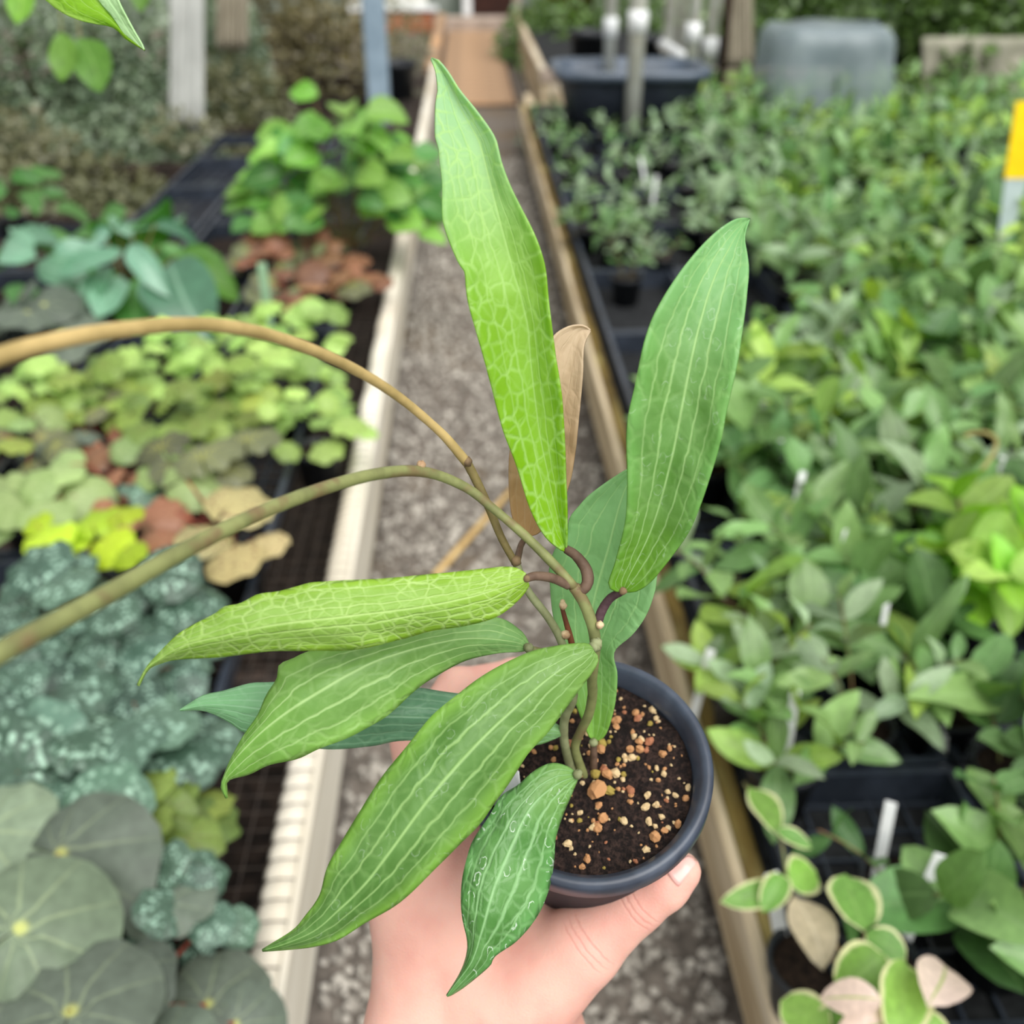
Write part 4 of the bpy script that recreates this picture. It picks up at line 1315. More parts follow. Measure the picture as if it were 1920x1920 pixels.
# ---- white plant tags standing in the pots
tagm = MB().box(-.0065, .0065, -.0008, .0008, -.085, .04, .0006).mesh('plant_tag', M_WHITE, False)
for (px, py, z, lb) in [(1430, 785, .40, 'white plant tag just right of the upright green leaf'), (1470, 850, .40, 'white plant tag second down beside the upright leaf'),
                        (1497, 925, .40, 'tall white plant tag among leaves right of the upright leaf'), (1868, 895, .41, 'bright white plant tag near the curled stem at the right'),
                        (1655, 1175, .40, 'white plant tag left of the lime green plant'), (1484, 1345, .38, 'narrow white plant tag behind the spoon leaved hoya'),
                        (1735, 1672, .38, 'large white plant tag in front of the half empty pot'), (1660, 1500 + 60, .38, 'white plant tag leaning in the half empty pot'),
                        (1580, 1035, .40, 'small white plant tag above the narrow leaved hoya'), (1322, 1260, .37, 'white plant tag at the timber edge beside the held pot'),
                        (1570, 850, .40, 'white plant tag in the middle of the green crowd'), (1228, 350, .40, 'far white plant tag by the dark gap near the aisle'),
                        (1205, 315, .40, 'farthest white plant tag near the black tub'), (1775, 1345, .34, 'white plant tag under the long strap leaves'),
                        (1455, 1700, .36, 'pale tag standing in the nearly bare pot')]:
    p = G(px, py, z)
    o = link('plant_tag', tagm); o.location = p
    big = 1.25 if py > 1600 else 1.0
    o.scale = (big, big, big)
    o.rotation_euler = (rng.uniform(-.35, .1), rng.uniform(-.25, .25), rng.uniform(-.6, .6))
    tag(o, lb, 'plant tag', 'white plant tags on the right bench')

# curled tan stem and yellow topped marker at the right
def curl():
    pts = [(1786, 985, .40), (1805, 930, .46), (1835, 890, .50), (1862, 850, .53), (1868, 825, .54), (1850, 812, .545), (1825, 812, .54), (1808, 818, .535)]
    q = catmull([tuple(G(*p)) for p in pts], 40)
    o0 = Vector(q[0])
    o = MB().tube([Vector(v) - o0 for v in q], 0.0035, 8).build('curled_stem', simple_mat('tan_tendril', rgb(158, 150, 96), rgb(132, 124, 74), 40, 0.6, 0.2))
    o.location = o0
    tag(o, 'tan bare stem curling over among the leaves at the right', 'stem')
curl()
def marker():
    b = G(1868, 520, .30); t_ = P(1935, 190, (b - CAM).dot(FWD) * 0.93)
    e = empty('stake_marker', b, 'marker stake with a bright yellow upper half at the right edge', 'marker')
    d = t_ - b
    u = d.normalized(); s = u.cross(FWD).normalized(); w = u.cross(s)
    def strip(a, c, wa, wc, nm, mat, th=.002):
        vs_ = []
        for tt, ww in ((a, wa), (c, wc)):
            for sx, sy in ((-1, -1), (1, -1), (1, 1), (-1, 1)):
                vs_.append(d * tt + s * sx * ww + w * sy * th)
        MB().add(vs_, [(3, 2, 1, 0), (4, 5, 6, 7), (0, 1, 5, 4), (1, 2, 6, 5), (2, 3, 7, 6), (3, 0, 4, 7)]).build(nm, mat, e, False)
    strip(0, .25, .006, .022, 'stake_point', M_PVC)
    strip(.25, .58, .022, .034, 'stake', simple_mat('grey_white_plastic', rgb(176, 192, 192), rgb(160, 176, 176), 10, .5, .3))
    strip(.58, 1.0, .036, .046, 'yellow_sleeve', simple_mat('yellow_plastic', rgb(250, 214, 6), rgb(238, 200, 4), 10, .5, .3), .003)
marker()

# ================================================================== left bench plants
def dome(name, px, py, zc, label, group, mesher, n, R, H, L, petiole=None, facing=0.55, rg=None, tilt=0.5, cat='plant', pot=True, soil=True, flat=1.0):
    """rosette of leaves over a pot standing on the bench"""
    rg = rg or random.Random(int(px * 7 + py * 13))
    c = G(px, py, zc)
    o0 = Vector((c.x, c.y, BZ - 0.014))
    e = empty(name, o0, label, cat, group)
    if pot:
        link('pot', PM, e); link('soil', SM, e)
    for k in range(n):
        fr = math.sqrt((k + 0.5) / n)
        az = k * 2.39996 + rg.uniform(-.3, .3)
        r = R * fr * rg.uniform(.8, 1.15)
        out = Vector((math.cos(az), math.sin(az) * flat, 0))
        p = Vector((c.x, c.y, BZ)) + out * r * 0.75 + Vector((0, 0, 0.06 + H * (1 - 0.65 * fr * fr) * rg.uniform(.55, 1.25)))
        d = out + Vector((rg.uniform(-.4, .4), rg.uniform(-.4, .4), tilt * (0.5 - fr) + rg.uniform(-.15, .15)))
        nr = Vector((rg.uniform(-.55, .55) + out.x * .5, -facing + rg.uniform(-.55, .55) + out.y * .4, 1.0))
        sz = L * rg.uniform(.65, 1.2)
        leaf_at(e, o0, mesher(rg), p, d, nr, sz)
        if petiole is not None and k % 2 == 0:
            a = Vector((c.x + out.x * .01, c.y + out.y * .01, BZ + 0.06))
            MB().tube([a - o0, (a.lerp(p, .5) + Vector((0, 0, .02))) - o0, p - o0], 0.0022, 5, False).build('petiole', petiole, e)
    return e

REX = bg_leaf_mat('silver_spotted_rex', rgb(56, 82, 68), rgb(88, 116, 98), rgb(48, 70, 56), spots=rgb(160, 196, 176), spotscale=10.0, radial=True, rough=.4, transl=.12, vstr=.5)
REX2 = bg_leaf_mat('silver_green_rex', rgb(92, 124, 106), rgb(72, 102, 82), rgb(60, 88, 66), spots=rgb(168, 204, 182), spotscale=11.0, radial=True, rough=.4, transl=.15, vstr=.4)
GREYB = bg_leaf_mat('grey_green_begonia', rgb(112, 130, 108), rgb(132, 150, 122), rgb(164, 180, 138), radial=True, rough=.5, transl=.15, vstr=.5, centre=rgb(196, 204, 120))
DKB = bg_leaf_mat('slate_begonia', rgb(84, 96, 84), rgb(104, 116, 102), rgb(134, 148, 118), radial=True, rough=.5, transl=.12, vstr=.6, centre=rgb(176, 180, 104))
LIMEB = bg_leaf_mat('lime_round_leaf', rgb(178, 206, 44), rgb(194, 218, 66), rgb(206, 222, 100), radial=True, transl=.3, vstr=.3)
FRILL = bg_leaf_mat('light_green_frilled', rgb(150, 186, 96), rgb(178, 208, 118), rgb(196, 216, 146), radial=True, transl=.3, vstr=.3)
FRILL2 = bg_leaf_mat('yellow_green_frilled', rgb(156, 176, 84), rgb(122, 148, 74), rgb(110, 84, 60), radial=True, transl=.3, vstr=.55)
VEINB = bg_leaf_mat('dark_veined_begonia', rgb(92, 96, 72), rgb(112, 116, 84), rgb(176, 180, 80), radial=True, transl=.15, vstr=.85, vcount=11)
TANB = bg_leaf_mat('tan_speckled_begonia', rgb(186, 176, 126), rgb(170, 150, 106), rgb(140, 110, 72), spots=rgb(132, 104, 74), spotscale=13.0, radial=True, transl=.2, vstr=.3)
PALEB = bg_leaf_mat('pale_green_begonia', rgb(158, 180, 116), rgb(138, 164, 100), rgb(186, 200, 146), radial=True, transl=.2, vstr=.4)
BLUEG = bg_leaf_mat('blue_green_big_leaf', rgb(84, 134, 104), rgb(128, 176, 148), rgb(170, 208, 182), rough=.32, transl=.2, vstr=.3, spec=.6)
OLIVE = bg_leaf_mat('olive_leaf', rgb(74, 120, 40), rgb(96, 144, 52), rgb(120, 160, 80), transl=.3)
FRESH = bg_leaf_mat('fresh_green_heart', rgb(112, 168, 62), rgb(146, 194, 92), rgb(168, 206, 126), transl=.35, rough=.4)
FRESHD = bg_leaf_mat('mid_green_heart', rgb(70, 124, 48), rgb(104, 158, 84), rgb(140, 184, 116), transl=.3, rough=.4)
REDB = bg_leaf_mat('red_brown_leaf', rgb(128, 90, 66), rgb(150, 104, 78), rgb(170, 130, 96), radial=True, transl=.15, vstr=.4)
GLB = 'begonias on the left bench'

# nearest grey begonia: leaves placed one by one
e = empty('begonia', G(150, 1760, .33), 'large grey-green begonia with round veined leaves in the lower left corner', 'plant', GLB)
e.location.z = BZ - 0.014
link('pot', PM, e); link('soil', SM, e)
def bleaf(e, cx, cy, dx, dy, spx, z, mat, var=0, lob=0.0, nrm=(0, -.6, 1)):
    a = G(cx, cy, z); b = G(cx + dx, cy + dy, z)
    dist = (a - CAM).dot(FWD)
    o = leaf_at(e, e.location, BM(mat, var, lob), a, b - a, Vector(nrm), spx * dist / FPX / 0.98)
    q = e.location + Vector((0, 0, .08))
    MB().tube([q - e.location, a.lerp(q, .5) - e.location + Vector((0, 0, .012)), a - e.location], 0.0026, 6, False).build('petiole', M_RSTEM, e)
    return o
bleaf(e, 34, 1742, 60, -40, 300, .47, GREYB, 0)
bleaf(e, 110, 1600, 60, 10, 280, .43, DKB, 1)
bleaf(e, 130, 1900, 20, -60, 300, .45, DKB, 2, nrm=(0.1, -.5, 1))
bleaf(e, 232, 1815, 20, 50, 190, .42, DKB, 1, nrm=(-.2, -.5, 1))
bleaf(e, 300, 1700, 10, -50, 190, .40, DKB, 0, nrm=(0, -.9, 1))
bleaf(e, -30, 1560, 40, 20, 260, .42, GREYB, 2)
bleaf(e, 60, 1860, -60, 10, 220, .41, DKB, 0)
bleaf(e, 300, 1990, 0, -60, 200, .38, DKB, 2)
e = empty('begonia', G(470, 1890, .33), 'slate grey begonia leaves spilling by the end of the cream rail', 'plant', GLB)
e.location.z = BZ - 0.014
e.location.x -= 0.12
link('pot', PM, e); link('soil', SM, e)
bleaf(e, 388, 1885, 30, -50, 190, .34, DKB, 1)
bleaf(e, 440, 1920, 40, -20, 160, .33, DKB, 0)
bleaf(e, 360, 1760, 30, 20, 90, .34, REX, 0, .05)
# silver spotted rex begonias
for (px, py, mat, lb, n, L, R) in [(30, 1330, REX, 'silver spotted begonia at the left edge with wavy leaves', 15, .11, .11), (235, 1235, REX, 'dark silver spotted begonia below the leaning vine', 15, .10, .10),
                             (110, 1470, REX2, 'pale silver begonia with lobed leaves above the large grey one', 14, .115, .11), (275, 1385, REX, 'dark blue-green begonia beside the wire mesh', 13, .095, .095),
                             (285, 1130, REX, 'small leaved silver begonia beneath the tan leaves', 14, .09, .11), (100, 1140, REX, 'silver spotted begonia below the lime leaves', 15, .10, .12),
                             (290, 1530, FRILL2, 'yellow green mottled begonia next to the wire mesh', 12, .07, .075), (165, 1570, REX2, 'silver green begonia with jagged leaves near the grey one', 10, .10, .09),
                             (335, 1690, REX, 'narrow spotted begonia in front of the cream rail', 9, .06, .06), (-70, 1210, REX, 'silver begonia cut off by the left edge', 12, .11, .11)]:
    lob = .07 if mat is not FRILL2 else .1
    dome('begonia', px, py, .38, lb, GLB, (lambda r, m=mat, lb_=lob: BM(m, r.randrange(3), lb_)), n, R, .11, L, M_RSTEM, facing=.45)
# lime leaves
e = empty('begonia', G(150, 1060, .36), 'begonia with bright lime yellow round leaves', 'plant', GLB); e.location.z = BZ - .014
link('pot', PM, e); link('soil', SM, e)
for (cx, cy, dx, dy, s, z) in [(85, 1015, 0, -40, 105, .42), (110, 1060, 30, 10, 80, .41), (175, 985, -5, -40, 100, .42), (225, 968, 10, -40, 80, .43), (200, 1015, 40, 20, 100, .42), (70, 985, -20, -20, 60, .40), (238, 1030, 20, 20, 70, .42), (130, 1000, 10, 40, 90, .40)]:
    bleaf(e, cx, cy, dx, dy, s, z, LIMEB, int(cx) % 3)
# tan speckled begonia
e = empty('begonia', G(440, 1020, .34), 'tan speckled begonia with pointed leaves by the tray edge', 'plant', GLB); e.location.z = BZ - .014
link('pot', PM, e); link('soil', SM, e)
for (cx, cy, dx, dy, s, z, m) in [(430, 950, 60, -50, 130, .42, TANB), (440, 1035, 10, 30, 120, .40, TANB), (500, 1010, 10, 30, 90, .39, TANB), (395, 1000, -30, 30, 110, .39, TANB), (350, 900, 40, -10, 130, .41, PALEB), (330, 960, -30, 10, 90, .38, REDB), (300, 1000, -10, 30, 80, .37, REDB), (290, 890, -30, -10, 80, .39, PALEB)]:
    bleaf(e, cx, cy, dx, dy, s, z, m, int(cx) % 3, .03)
# pale ones at the left edge, dark veined ones in the middle
dome('begonia', 40, 920, .38, 'pale green begonia at the left edge above the lime leaves', GLB, lambda r: BM(PALEB, r.randrange(3)), 9, .12, .10, .10, M_RSTEM)
dome('begonia', 200, 860, .36, 'low brownish begonia between pale and frilled ones', GLB, lambda r: BM(REDB if r.random() < .5 else PALEB, r.randrange(3), .03), 9, .13, .06, .08, M_RSTEM)
e = empty('begonia', G(390, 850, .36), 'begonia with dark leaves and yellow radiating veins', 'plant', GLB); e.location.z = BZ - .014
link('pot', PM, e); link('soil', SM, e)
for (cx, cy, dx, dy, s, z) in [(378, 858, -10, -50, 140, .44), (462, 825, 10, -50, 120, .44), (300, 840, -20, -30, 110, .42), (420, 880, 20, -10, 90, .41), (330, 880, -20, 10, 80, .40)]:
    bleaf(e, cx, cy, dx, dy, s, z, VEINB, int(cx) % 3)
dome('begonia', 60, 830, .34, 'low mixed green begonia at the left edge below the frilled ones', GLB, lambda r: BM(r.choice([PALEB, VEINB, FRILL2]), r.randrange(3), .05), 14, .15, .07, .075, M_RSTEM)
dome('begonia', 170, 810, .33, 'dark low begonia under the frilled yellow green one', GLB, lambda r: BM(r.choice([REDB, VEINB, DKB]), r.randrange(3), .05), 14, .15, .06, .07, M_RSTEM)
dome('begonia', 260, 960, .33, 'dark low begonia between the lime and tan ones', GLB, lambda r: BM(r.choice([REDB, DKB, REX]), r.randrange(3), .05), 10, .10, .05, .07, M_RSTEM)
# frilled light green begonias
for (px, py, m, lb, n) in [(60, 730, FRILL, 'frilled light green begonia at the left edge under the tan vine', 22), (190, 740, FRILL2, 'frilled yellow green begonia second from the left edge', 20), (320, 690, FRILL, 'frilled light green begonia below the top of the tan vine', 24),
                           (440, 640, FRILL, 'frilled green begonia behind the tan vine', 22), (560, 610, FRILL, 'frilled green begonia at the tray corner beside the cream rail', 20), (540, 720, FRILL, 'large frilled begonia right of the dark veined leaves', 24),
                           (430, 745, FRILL2, 'yellow green frilled begonia above the dark veined leaves', 22), (590, 800, FRILL, 'small frilled begonia against the cream rail', 12), (330, 790, FRILL2, 'frilled begonia left of the dark veined leaves', 14)]:
    dome('begonia', px, py, .37, lb, GLB, (lambda r, mm=m: BM(mm, r.randrange(3), .09, .06)), n, .16, .12, .07, None, facing=.5)
# big blue green leaves
def big_blue():
    e = empty('leafy_plant', G(245, 560, .30), 'plant with large glossy blue-green leaves in front of the empty tray', 'plant'); e.location.z = BZ - .014
    link('pot', PM, e); link('soil', SM, e)
    for (bx, by, tx, ty, z, m, sh, w) in [(230, 470, 90, 505, .50, BLUEG, 'elliptic', .95), (240, 460, 305, 525, .52, BLUEG, 'elliptic', 1.0), (290, 420, 395, 440, .50, BLUEG, 'elliptic', .95), (250, 440, 330, 395, .48, BLUEG, 'elliptic', 1.2),
                                      (320, 490, 368, 592, .46, BLUEG, 'elliptic', 1.5), (270, 510, 310, 585, .42, BLUEG, 'elliptic', 1.2), (210, 500, 130, 565, .44, BLUEG, 'elliptic', 1.1), (230, 520, 180, 590, .41, BLUEG, 'broad', 1.0),
                                      (220, 430, 150, 400, .47, FRESHD, 'elliptic', 1.2), (240, 430, 230, 380, .47, FRESHD, 'elliptic', 1.3), (200, 450, 100, 440, .46, BLUEG, 'elliptic', 1.2), (260, 520, 250, 600, .39, FRESHD, 'broad', 1.0),
                                      (330, 480, 440, 520, .44, OLIVE, 'broad', 1.0), (340, 500, 455, 540, .42, OLIVE, 'broad', .9), (350, 470, 420, 470, .42, BLUEG, 'elliptic', 1.1), (280, 450, 280, 530, .45, FRESHD, 'elliptic', 1.2), (300, 460, 360, 490, .46, FRESHD, 'elliptic', 1.2)]:
        a = G(bx, by, z); b = G(tx, ty, z - .05)
        leaf_at(e, e.location, LM(sh, m, int(tx) % 3), a, b - a, Vector((0, -.7, 1)), (b - a).length, w)
        q = e.location + Vector((0, 0, .08))
        MB().tube([Vector((0, 0, .08)), a.lerp(q, .4) - e.location, a - e.location], .003, 5, False).build('petiole', M_GSTEM, e)
big_blue()
dome('leafy_plant', 30, 500, .42, 'blue-green leafy plant at the left edge beside the large leaved one', None, lambda r: LM('broad', r.choice([BLUEG, FRESHD]), r.randrange(3)), 22, .22, .18, .16, None, facing=.7)
dome('leafy_plant', 60, 590, .38, 'dull grey leaved begonia at the left edge above the tan vine', None, lambda r: BM(DKB, r.randrange(3)), 10, .18, .1, .15, None, facing=.7)
dome('leafy_plant', 5, 340, .45, 'green leafy plant cut by the left edge under the foliage', None, lambda r: LM('broad', FRESHD, r.randrange(3)), 14, .2, .15, .13, None)
# red brown low plants
for (px, py, lb) in [(500, 500, 'low red-brown begonia below the empty tray'), (590, 490, 'red-brown begonia in the corner by the cream rail'), (560, 560, 'brownish begonia behind the frilled green ones'), (640, 540, 'small rusty begonia nearest to the cream rail')]:
    dome('begonia', px, py, .30, lb, GLB, lambda r: BM(REDB if r.random() < .7 else VEINB, r.randrange(3), .04), 14, .16, .06, .09, M_RSTEM)
# bright green heart leaved shrub
dome('leafy_plant', 640, 330, .55, 'bright green heart leaved plant beside the grey-blue post', None, lambda r: LM('heart', r.choice([FRESH, FRESH, FRESHD]), r.randrange(3)), 95, .40, .40, .115, M_GSTEM, facing=.9, tilt=.2, flat=.5)
dome('leafy_plant', 730, 290, .45, 'smaller green plant trailing over the rail by the aisle', None, lambda r: LM('heart', r.choice([FRESH, FRESHD]), r.randrange(3)), 22, .2, .2, .10, None, facing=.9, flat=.6)
# green stake label in red plants
p = G(497, 545, .36)
o = MB().box(-.012, .012, -.002, .002, -.11, .08, .001).build('plant_tag', simple_mat('green_white_tag', rgb(160, 196, 160), rgb(140, 180, 142), 20, .5, .3), None, False)
o.location = p; tag(o, 'pale green plant tag standing in the red-brown begonias', 'plant tag')

# trays on the left bench
k = 0
for (px, py, c, lb) in [(0, 0, 0, '')]:
    pass
for c in range(7):
    for r in range(0, 11):
        x = -0.385 - TW / 2 - c * 0.30
        y = 0.45 + TL / 2 + r * 0.56
        if not (vis(x + .12, y) or vis(x + .12, y + .25) or vis(x + .12, y - .25)): continue
        em = (3.9 < y < 5.0)
        if y > 3.9 and c > 2: continue
        if y > 5.3: continue
        tray(x, y, BZ - 0.0138, 'black lattice tray left of the aisle, %s column from the rail, %s from the camera' % (ORD[c], ORD[r]), 'black trays on the left bench', bars=em or c == 0)

# ================================================================== far background
def foliage_mesh(name, mat, boxes, n, size, shape='oval', seed=1, upw=.4, jag=.35):
    """thousands of small leaves as one mass inside ellipsoids (centre, radii)"""
    g = np.random.default_rng(seed)
    # leaf template: 6-vertex folded blade
    T = np.array([(0, 0, 0), (.28, .3, .06), (.24, .7, .02), (0, 1, -.1), (-.24, .7, .02), (-.28, .3, .06), (0, .5, -.02)])
    FT = np.array([(0, 1, 6), (1, 2, 6), (2, 3, 6), (3, 4, 6), (4, 5, 6), (5, 0, 6)])
    UT = np.array([(.5, 0), (1, .3), (1, .7), (.5, 1), (0, .7), (0, .3), (.5, .5)])
    vol = np.array([b[1][0] * b[1][1] * b[1][2] for b in boxes]); vol = vol / vol.sum()
    V = []; F = []; U = []
    for q in range(n):
        b = boxes[g.choice(len(boxes), p=vol)]
        u = g.normal(size=3); u /= np.linalg.norm(u)
        rr = g.random() ** (1 / 3.5)
        c = np.array(b[0]) + u * rr * np.array(b[1])
        d = u * .6 + g.normal(size=3) * .6 + np.array([0, -.3, -.25]); d /= np.linalg.norm(d)
        nr = np.array([g.normal() * .6, -.5 + g.normal() * .5, upw + 1.0 * g.random()])
        nr -= d * nr.dot(d); nr /= np.linalg.norm(nr) + 1e-6
        x = np.cross(d, nr)
        s = size * g.uniform(.6, 1.35)
        V.append(c + s * (T[:, :1] * x + T[:, 1:2] * d + T[:, 2:] * nr)); F.append(FT + 7 * q); U.append(UT)
    V = np.concatenate(V); F = np.concatenate(F); U = np.concatenate(U)
    return uvmesh(name, V.tolist(), F.tolist(), U, mat)

def flecked_leaf_mat(name, cols, transl=.2):
    """small leaves whose colour varies in clumps"""
    t = NT(name)
    co = t.coord('Object')
    f, _ = t.noise(3.0, co, 2.0)
    g, _ = t.noise(38.0, co, 1.0)
    col = t.mix(t.smooth(f, .35, .65), cols[0], cols[1])
    col = t.mix(t.smooth(g, .48, .72, 0, .8), col, cols[2])  # palest colour flecked in as painted highlights on the leaves
    return leaf_shader(t, col, .32, .6, None, transl)
FIG = flecked_leaf_mat('grey_green_small_leaf', [rgb(72, 96, 70), rgb(108, 126, 98), rgb(176, 192, 166)])
FIGB = flecked_leaf_mat('brown_green_small_leaf', [rgb(104, 104, 76), rgb(92, 96, 66), rgb(150, 150, 116)])
FIGG = flecked_leaf_mat('deep_green_small_leaf', [rgb(66, 92, 48), rgb(92, 124, 60), rgb(136, 166, 92)], .3)
DRY = flecked_leaf_mat('dry_olive_leaf', [rgb(104, 96, 62), rgb(86, 84, 52), rgb(150, 138, 98)])
M_TWIGD = simple_mat('dark_twig', rgb(72, 60, 46), rgb(54, 46, 36), 10, .8, .1)

def bush(name, label, group, mat, specs, n, size, seed, cat='shrub', trunk=True):
    """specs: (px, py, Y, rx, ry, rz) ellipsoids, the pixel ray cut at world depth Y"""
    boxes = []
    for (px, py, Y, rx, ry, rz) in specs:
        r = FWD + RGT * ((px - 960) / FPX) - UPV * ((py - 960) / FPX)
        p = CAM + r * (Y / r.y)
        boxes.append((np.array(p), (rx, ry, rz)))
    base = np.array(boxes[0][0]); bottom = base.copy(); bottom[2] = 0.301 if (base[0] > .5 and base[1] > 7.25) else 0.0
    o0 = Vector(bottom)
    e = empty(name, o0, label, cat, group)
    bx = [(b[0] - bottom, b[1]) for b in boxes]
    o = link('foliage', foliage_mesh('foliage', mat, bx, n, size, seed=seed), e)
    o['kind'] = 'stuff'
    if trunk:
        g = random.Random(seed)
        for b in bx:
            c = Vector(b[0])
            q = [Vector((g.uniform(-.05, .05), g.uniform(-.05, .05), 0)), c * .5 + Vector((g.uniform(-.08, .08), 0, 0)), c + Vector((0, 0, b[1][2] * .5))]
            MB().tube([Vector(v) for v in catmull([tuple(v) for v in q], 10)], [.018 - .001 * i for i in range(10)], 7).build('trunk', M_TWIGD, e)
    return e

GV = 'small leaved shrubs behind the left bench'
bush('shrub', 'grey green small leaved shrub filling the upper left corner', GV, FIG, [(60, 200, 5.8, .75, .45, .55), (40, 60, 6.2, .6, .4, .5), (200, 300, 5.6, .5, .4, .3)], 6000, .05, 1)
bush('shrub', 'shrub with tiny grey leaves left of the pale plastic sheet', GV, FIG, [(240, 160, 6.2, .4, .4, .6), (260, 330, 5.6, .5, .35, .25)], 4200, .05, 2)
bush('shrub', 'brownish creeping shrub above the empty tray', GV, FIGB, [(400, 320, 6.0, .5, .4, .26), (330, 360, 5.7, .4, .3, .18), (450, 240, 6.5, .35, .4, .4), (345, 245, 5.45, .2, .12, .10)], 4400, .05, 3)
bush('shrub', 'low brown leaved creeper at the left edge above the blue-green plants', GV, FIGB, [(90, 370, 5.0, .6, .3, .2), (10, 330, 5.0, .4, .3, .3), (190, 375, 4.9, .4, .3, .12)], 3600, .05, 4)
bush('shrub', 'dry olive shrub left of the grey-blue post', GV, DRY, [(560, 110, 8.0, .62, .5, .42), (500, 60, 8.2, .5, .5, .42), (640, 90, 8.4, .4, .4, .4)], 3600, .06, 5)
bush('shrub', 'dark shrub between the grey-blue post and the aisle', GV, FIGB, [(750, 120, 9.0, .26, .5, .5), (745, 200, 8.2, .24, .35, .22)], 1600, .04, 6)
bush('shrub', 'grey green shrub right of the pale plastic sheet', GV, FIG, [(430, 130, 7.0, .25, .4, .5)], 2200, .05, 7)
GR = 'shrubs behind the right bench'
bush('shrub', 'grassy dark shrub right of the far aisle', GR, FIGG, [(1040, 90, 10.5, .55, .6, .45), (1080, 130, 9.5, .5, .4, .25)], 2600, .08, 8)
bush('shrub', 'deep green shrub behind the white pipes', GR, FIGG, [(1210, 60, 10.5, .6, .5, .6), (1280, 100, 10, .5, .5, .5)], 2400, .08, 9)
bush('shrub', 'leafy green shrub above the grey plastic cover', GR, FIGG, [(1500, 40, 8.6, .6, .5, .35), (1440, 100, 9.0, .25, .4, .5), (1580, 20, 8.4, .4, .4, .3)], 2600, .1, 10)
bush('shrub', 'bright leafy shrub in the upper right corner', GR, FIGG, [(1760, 20, 7.6, .55, .4, .3), (1860, 40, 7.5, .5, .4, .26), (1700, 110, 7.6, .12, .3, .4), (1800, 110, 7.0, .2, .1, .12)], 3000, .1, 11)
bush('shrub', 'grey green shrub low at the far right behind the crowd', GR, FIG, [(1650, 215, 7.2, .5, .3, .2), (1800, 230, 7.0, .6, .3, .2)], 2000, .07, 12)
bush('shrub', 'low green plants at the corner of the far bench', GR, FIG, [(1060, 260, 6.4, .28, .3, .12), (1300, 250, 6.7, .45, .3, .14), (1400, 230, 7.0, .4, .3, .16)], 1700, .05, 13)

# blurred single leaves of a hanging plant farther away, top left
def far_hanging():
    o0 = P(110, -260, 1.5)
    e = empty('hanging_plant', o0, 'olive green leaves hanging blurred in the upper left', 'hanging plant')
    for (bx, by, tx, ty, d, w, m) in [(115, 60, 112, 150, 1.45, 1.4, OLIVE), (150, 70, 185, 170, 1.45, 1.6, OLIVE), (40, -40, 28, 42, 1.5, 1.5, BRIGHT), (250, -60, 262, 20, 1.5, 1.2, OLIVE)]:
        a, b = P(bx, by, d), P(tx, ty, d - .02)
        leaf_at(e, o0, LM('elliptic', m, 0), a, b - a, -FWD, (b - a).length, w)
        MB().tube([Vector((0, 0, 0)), (a - o0) * .5 + Vector((0, 0, .01)), a - o0], .0016, 5, False).build('stem', M_GSTEM, e)
far_hanging()

# grey-blue post
def post(px, py, Y, w, mat, label, name='post', z1=2.3, double=False):
    r = FWD + RGT * ((px - 960) / FPX) - UPV * ((py - 960) / FPX)
    p = CAM + r * (Y / r.y)
    e = empty(name, (p.x, p.y, 0), label, 'post')
    MB().box(-w / 2, w / 2, -w / 2, w / 2, 0.012, z1, w * .08).build('shaft', mat, e, False)
    MB().box(-w, w, -w, w, 0, .012, .002).build('base_plate', mat, e, False)
    if double: MB().box(w * .55, w * .9, -w * .3, w * .3, 0.012, z1, w * .05).build('brace', mat, e, False)
    return e
post(712, 200, 6.6, .13, M_POST, 'grey-blue square post at the left of the aisle')
post(1640, 100, 7.6, .13, simple_mat('grey_green_paint', rgb(136, 152, 146), rgb(118, 134, 128), 8, .5, .4), 'grey-green double post in the upper right', double=True)

# pale plastic sheets hanging between the shrubs
def sheet(name, label, px0, px1, pyt, pyb, Y, mat, amp=.03, cat='plastic sheet', folds=7):
    def at(px, py):
        r = FWD + RGT * ((px - 960) / FPX) - UPV * ((py - 960) / FPX)
        return CAM + r * (Y / r.y)
    a, b, c, d = at(px0, pyt), at(px1, pyt), at(px0, pyb), at(px1, pyb)
    o0 = Vector(((a.x + b.x) / 2, Y, 0))
    zt, zb = a.z, max(0.0, c.z)
    n, m = 28, 10
    vs_ = []; fs_ = []
    for side in (0, 1):
        for i in range(m + 1):
            for k in range(n + 1):
                t, s = i / m, k / n
                x = (a.x * (1 - s) + b.x * s) * (1 - t) + (c.x * (1 - s) + d.x * s) * t
                y = amp * math.sin(s * folds * 2 * PI) * (.5 + .5 * t) + .25 * amp * math.sin(s * 31 + t * 4) + side * .004
                vs_.append((x - o0.x, y, zt * (1 - t) + zb * t))
    N = (n + 1) * (m + 1)
    for i in range(m):
        for k in range(n):
            q = i * (n + 1) + k
            fs_.append((q, q + n + 1, q + n + 2, q + 1)); fs_.append((q + N, q + N + 1, q + N + n + 2, q + N + n + 1))
    rim = [k for k in range(n + 1)] + [i * (n + 1) + n for i in range(1, m + 1)] + [m * (n + 1) + k for k in range(n - 1, -1, -1)] + [i * (n + 1) for i in range(m - 1, 0, -1)]
    for q, w in zip(rim, rim[1:] + rim[:1]): fs_.append((q, w, w + N, q + N))
    o = MB().add(vs_, fs_).build(name, mat)
    o.location = o0
    return tag(o, label, cat)
M_SHEET = simple_mat('milky_plastic', rgb(222, 224, 220), rgb(200, 202, 198), 3, .35, .5)
M_SHEETB = simple_mat('beige_cloth', rgb(186, 178, 160), rgb(160, 152, 134), 3, .8, .1)
